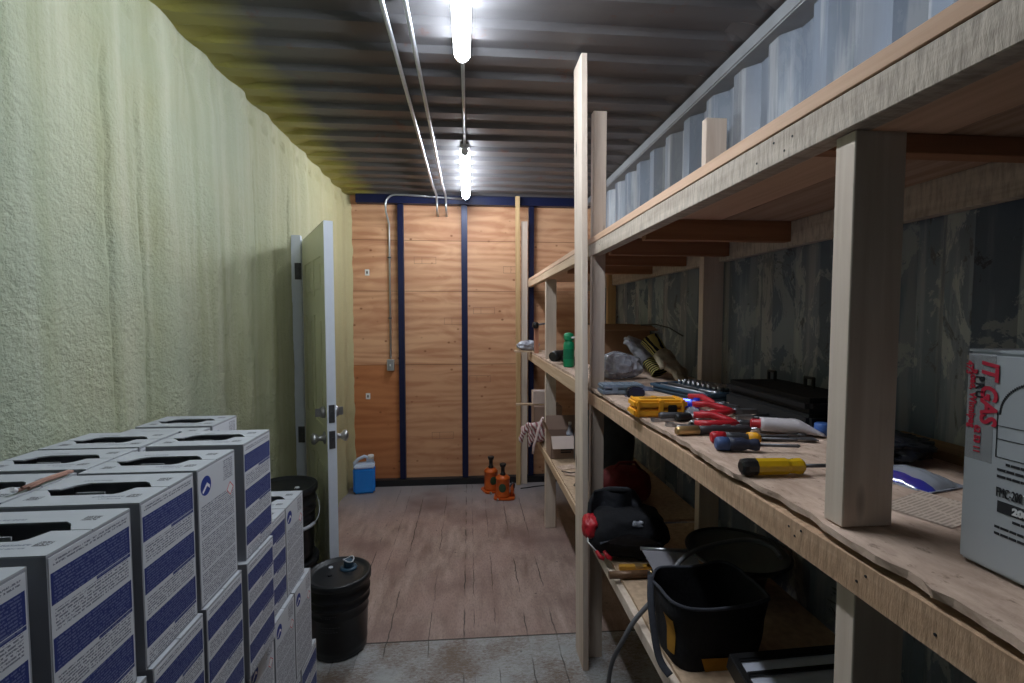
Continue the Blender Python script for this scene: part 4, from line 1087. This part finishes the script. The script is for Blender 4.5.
# rags
def rag_m():
    n = N('striped_rag', .95); f = n.wave(n.mp((1, 1, 1), rot=(.2, .5, .3)), 14, 5, 2, 'X')
    n.color(n.mix(n.ramp(f, [(.35, 0), (.6, 1)]), (.26, .09, .10), (.55, .47, .46))); n.bump(n.noise(n.obj, 40, 3), .3, .01); return n.m
M_rag = rag_m()
t = thing('rag_bundle', 'bundle of striped pinkish rags spilling over the lower shelf end', 'rags', (.52, 3.62, Z3))
m_ = MB()
for i in range(9):
    a = i*.7; m_.tube([(-.02+.05*math.cos(a), .08*math.sin(a), .03), (.02*math.cos(a*2), .03*math.sin(a), .10+.01*i % .05), (-.05-.03*math.sin(a), -.04+.02*math.cos(a), .14), (-.10+.02*math.sin(a), -.03+.01*i, .10)], [.020, .028, .024, .016], 8)
m_.tube([(-.06, 0, .14), (-.10, -.01, .11), (-.125, -.01, .05), (-.135, -.01, .01)], [.026, .024, .020, .014], 10)
m_.tube([(-.04, -.05, .13), (-.065, -.06, .06), (-.075, -.06, -.02)], [.024, .016, .012], 10)
m_.sphere((0, 0, .06), .07, 14, None, (1.1, 1.2, .8))
remesh(m_.build('cloth', M_rag, t), .009, 2, .010, 30)
t2 = MB().tube([(.03, -.06, .21), (.0, -.08, .16), (-.02, -.09, .08), (-.045, -.09, .0), (-.05, -.09, -.06)], .014, 8, flat=.25).build('strap', M_pink, t)
# papers and wire on the lower shelf
mb = MB()
for x_, y_, a in ((.62, 3.00, .3), (.64, 2.86, -.4)): mb.box(-.06, .06, -.04, .04, 0, .002, T(x_, y_, Z3+.001+.002*(a < 0)) @ RZ(a))
tag(mb.build('wood_chip', M_deck), 'thin veneer scraps lying on the lower shelf in front of the open box', 'scrap')
tag(MB().tube([(.57, 2.92, Z3+.004), (.60, 2.80, Z3+.03), (.66, 2.85, Z3+.02), (.62, 2.72, Z3+.004), (.58, 2.62, Z3+.02), (.64, 2.55, Z3+.005)], .003, 8).build('wire_loop', M_blk), 'thin black wire curled on the lower shelf', 'wire')

# ---------------------------------------------------------------- lower shelf, first bay
Z4 = .5835
t = thing('backpack', 'open black backpack with red side pocket on the lower shelf', 'backpack', (.642, 1.912, Z4), -.12)
sack('body', '', '', (0, 0, 0), (.32, .22, .20), M_blkrub, parent=t, seed=2, amp=.10)
sack('rear_panel', '', '', (0, 0, 0), (.24, .10, .255), M_greyfab, parent=t, seed=3, amp=.10).location = (-.035, .05, .0)
def arch(w_, h_, y_, z0, n=18): return [(w_*math.cos(PI-PI*i/n)*(1.0), y_-.10*math.sin(PI*i/n)*0, z0+h_*math.sin(PI*i/n)**.6) for i in range(n+1)]
MB().tube([(-.145+.0, -.02, .05), (-.150, .0, .14), (-.142, .02, .20), (-.12, .02, .245), (-.06, .02, .258), (.03, .02, .250)], .011, 10).build('piping', M_blkrub, t)
MB().grid(lambda u, v: (-.135+.16*u, .015-.03*v+.015*math.sin(u*7), .10+.16*v+.01*mnoise.noise(Vector((u*5, v*5, 2)))), 16, 14).build('lining', M_greyfab, t)
sack('side_pocket', '', '', (0, 0, 0), (.075, .11, .09), M_dred, parent=t, seed=6, amp=.12).location = (-.145, -.02, .075)
bpy.data.objects['side_pocket'].data.materials[0] = M_red
MB().grid(lambda u, v: (-.12+.24*u, -.09-.03*math.sin(PI*u)-.02*v, .085+.055*v*math.sin(PI*u)+.008*mnoise.noise(Vector((u*6, v*6, 4)))), 18, 8).build('front_flap', M_greyfab, t)
for x_ in (-.135, -.105): MB().tube([(x_, -.10, .055), (x_+.015, -.112, .035), (x_+.03, -.115, .030)], [.006, .010, .008], 8).build('zipper_pull', M_red, t)
MB().tube([(-.16, -.03, .12), (-.165, -.08, .08), (-.13, -.105, .05)], .003, 8).build('pull_cord', M_white, t)
sack('crumpled_film', '', '', (0, 0, 0), (.06, .04, .03), M_film, parent=t, seed=9, amp=.3, n=12).location = (.03, -.08, .145)
# red case behind it and a dark sack
t = thing('tool_roll', 'dark red rolled bag behind the backpack', 'bag', (.80, 2.40, Z3), 0)
sack('body', '', '', (0, 0, 0), (.26, .18, .19), M_dred, parent=t, seed=5, amp=.06)
MB().tube([(-.08, -.02, .17), (-.04, -.03, .22), (.04, -.03, .22), (.08, -.02, .17)], .007, 8).build('handle', M_dred, t)
sack('dark_sack', 'dark crumpled sack deep in the lower bay above the red bag', 'bag', (.78, 2.72, Z3), (.32, .26, .42), plain('dark_green_grey_film', (.05, .055, .06), .35, 0, .5, 25, .4), 0, 13, .12)
# yellow level and black tube
t = thing('spirit_level', 'short yellow and wood strip lying under the backpack', 'level', (.573, 1.775, Z4), -.06)
MB().box(0, .16, -.012, .012, 0, .020).build('body', plain('yellow_worn_paint', (.55, .28, .04), .6, 0, .3), t, bevel=.002); MB().box(.06, .09, -.013, .013, .012, .021).build('vial', M_brass, t)
t = thing('metal_tube', 'dark brown metal tube poking past the lower shelf edge', 'tube', (.515, 1.715, Z4+.0165), -.02)
MB().tube([(0, 0, 0), (.17, .0, 0)], .014, 14).build('tube', plain('brown_tube', (.14, .075, .04), .4, .2, .3), t)
MB().lathe([(.0155, 0), (.0155, .02)], 14, T(.15, 0, 0) @ RY(PI/2)).build('collar', M_brass, t)
# folded metal sheet
t = thing('metal_tray', 'grey folded sheet metal tray leaning on the lower shelf', 'tray', (.70, 1.595, Z4), -.1)
M_sheet = plain('grey_sheet_metal', (.30, .29, .32), .4, .4, .12, 8, .05)
def quad(a, b, c, d, th=.003):
    a, b, c, d = map(Vector, (a, b, c, d)); n_ = (b-a).cross(d-a).normalized()*th
    vs = [a, b, c, d, a+n_, b+n_, c+n_, d+n_]
    return MB().add([tuple(v) for v in vs], [(3,2,1,0),(4,5,6,7),(0,1,5,4),(1,2,6,5),(2,3,7,6),(3,0,4,7)])
quad((-.06, .16, .085), (.13, .12, .094), (.11, -.14, .010), (-.01, -.10, .003)).build('plate', M_sheet, t)
MB().tube([(-.065, .165, .088), (.135, .125, .098)], .007, 8).build('rolled_edge', M_steel, t)
MB().tube([(-.06, .06, .05), (-.01, -.10, .010), (.02, -.14, .009)], .007, 8).build('side_edge', M_dsteel, t)
# large round lid
t = thing('round_tub', 'wide dark plastic tub deep on the lower shelf behind the tool bag', 'tub', (.945, 1.60, Z4))
MB().lathe([(.001, .003), (.08, .003), (.085, .02), (.10, .09), (.145, .125), (.172, .150), (.168, .153), (.140, .130), (.09, .095), (.001, .09)], 48, cap=False).build('body', plain('smoked_grey_plastic', (.075, .075, .07), .35, 0, .3, 8, .1), t)
MB().tube([(.170*math.cos(2*PI*i/48), .170*math.sin(2*PI*i/48), .153) for i in range(48)], .006, 8, closed=True).build('rim', M_blk, t)
# hose
hp = [(1.04, 1.50, .752), (1.05, 1.57, .757), (.974, 1.60, .770), (.80, 1.55, .775), (.696, 1.50, .762), (.628, 1.47, .707), (.575, 1.46, .648), (.524, 1.46, .590), (.490, 1.47, .52), (.470, 1.52, .41), (.472, 1.57, .28), (.478, 1.60, .13), (.480, 1.63, .03), (.50, 1.60, .010), (.60, 1.55, .010)]
def smooth_path(p, n=8):
    P = [Vector(q) for q in p]; out = []
    for i in range(len(P)-1):
        a, b, c, d = P[max(i-1, 0)], P[i], P[i+1], P[min(i+2, len(P)-1)]
        for k_ in range(n):
            t_ = k_/n; out.append(tuple(.5*((2*b)+(c-a)*t_+(2*a-5*b+4*c-d)*t_*t_+(3*b-a-3*c+d)*t_**3)))
    out.append(tuple(P[-1])); return out
M_hose = plain('grey_hose', (.13, .13, .14), .5, 0, .2)
tag(MB().tube(smooth_path(hp), .0075, 12).build('air_hose', M_hose), 'grey air hose looping from the lower shelf down to the floor', 'hose')
# tool bag
t = thing('tool_bag', 'black open tool bag with yellow corner panels at the lower shelf edge', 'bag', (.695, 1.325, Z4), .06)
M_yfab = plain('yellow_bag_fabric', (.42, .20, .02), .85, 0, .25, 40, .3)
def bagfn(w0, d0, w1, d1, h, seed, thick=0):
    def fn(u, v):
        a = 2*PI*u; c_, s_ = math.cos(a), math.sin(a)
        e = .55; cx = abs(c_)**e*(1 if c_ > 0 else -1); sx = abs(s_)**e*(1 if s_ > 0 else -1)
        w_ = (w0+(w1-w0)*v)/2-thick; d_ = (d0+(d1-d0)*v)/2-thick
        k_ = 1+.05*mnoise.noise(Vector((cx*2+seed, sx*2, v*3)))
        return (w_*cx*k_, d_*sx*k_, max(.0005+thick, v*h*(1+.10*mnoise.noise(Vector((cx*1.5, sx*1.5, seed))))) )
    return fn
MB().grid(bagfn(.26, .18, .30, .22, .190, 1), 56, 14).grid(bagfn(.26, .18, .30, .22, .190, 1, .006), 56, 14).prism([(.13*math.cos(2*PI*i/24), .09*math.sin(2*PI*i/24)) for i in range(24)], .0005, .006).build('body', M_blkrub, t)
fb = bagfn(.26, .18, .30, .22, .190, 1)
MB().tube([fb(i/56, 1) for i in range(56)], .005, 8, closed=True).build('rim_binding', M_greyfab, t)
for u0, u1, va, vb in ((.51, .57, .20, .72), (.70, .76, .0, .22)):
    fo = bagfn(.268, .188, .308, .228, .190, 1)
    MB().grid(lambda u, v: fo(u0+(u1-u0)*(u+ .25*(1-v)*(1-u)), va+(vb-va)*v), 8, 8).build('yellow_panel', M_yfab, t)
MB().tube(smooth_path([(-.15, .06, .20), (-.175, .0, .14), (-.180, -.06, .04), (-.165, -.10, .01)]), .010, 8, flat=.3).build('strap', M_greyfab, t)
# pale framed tray at the bottom of the picture
t = thing('framed_panel', 'pale panel in a dark frame lying lowest in front of the tool bag', 'panel', (.82, 1.085, Z4+.033), .03, rot=(.27, 0, .03))
MB().box(-.13, .16, -.10, .085, .030, .038).build('panel', plain('pale_grey_panel', (.50, .52, .60), .35, 0, .08), t)
mb = MB(); mb.box(-.14, .17, .075, .095, 0, .048).box(-.14, .17, -.11, -.09, 0, .048).box(-.15, -.13, -.11, .095, 0, .048).box(.15, .17, -.11, .095, 0, .048).box(-.13, .15, .035, .045, .037, .048)
mb.build('frame', M_blk, t, bevel=.003)

# ---------------------------------------------------------------- sub-parts
def under(child_names, parent_name, roots):
    for o in roots:
        kids = {c.name.split('.')[0]: c for c in o.children}
        if parent_name in kids:
            for c in list(o.children):
                if c.name.split('.')[0] in child_names: c.parent = kids[parent_name]
allroots = [o for o in col.objects if o.parent is None]
under(('spout_ring', 'spout', 'pull_ring', 'lid_knob'), 'lid', allroots)
under(('grip',), 'bail_handle', allroots)
under(('latch_plate',), 'door_edge', allroots)
under(('nozzle',), 'cap', [o for o in allroots if o.name.startswith('spray')])
under(('cap',), 'neck', allroots)
under(('latch', 'lid_ribs', 'raised_mark', 'clip'), 'lid', allroots)
under(('pump_lever',), 'pump', allroots)
under(('toggle',), 'cover', allroots)
under(('socket',), 'plate', [o for o in allroots if o.name.startswith('wall_plate')])
under(('warning_mark', 'hand_hole'), 'body', [o for o in allroots if o.name.startswith('carton')])
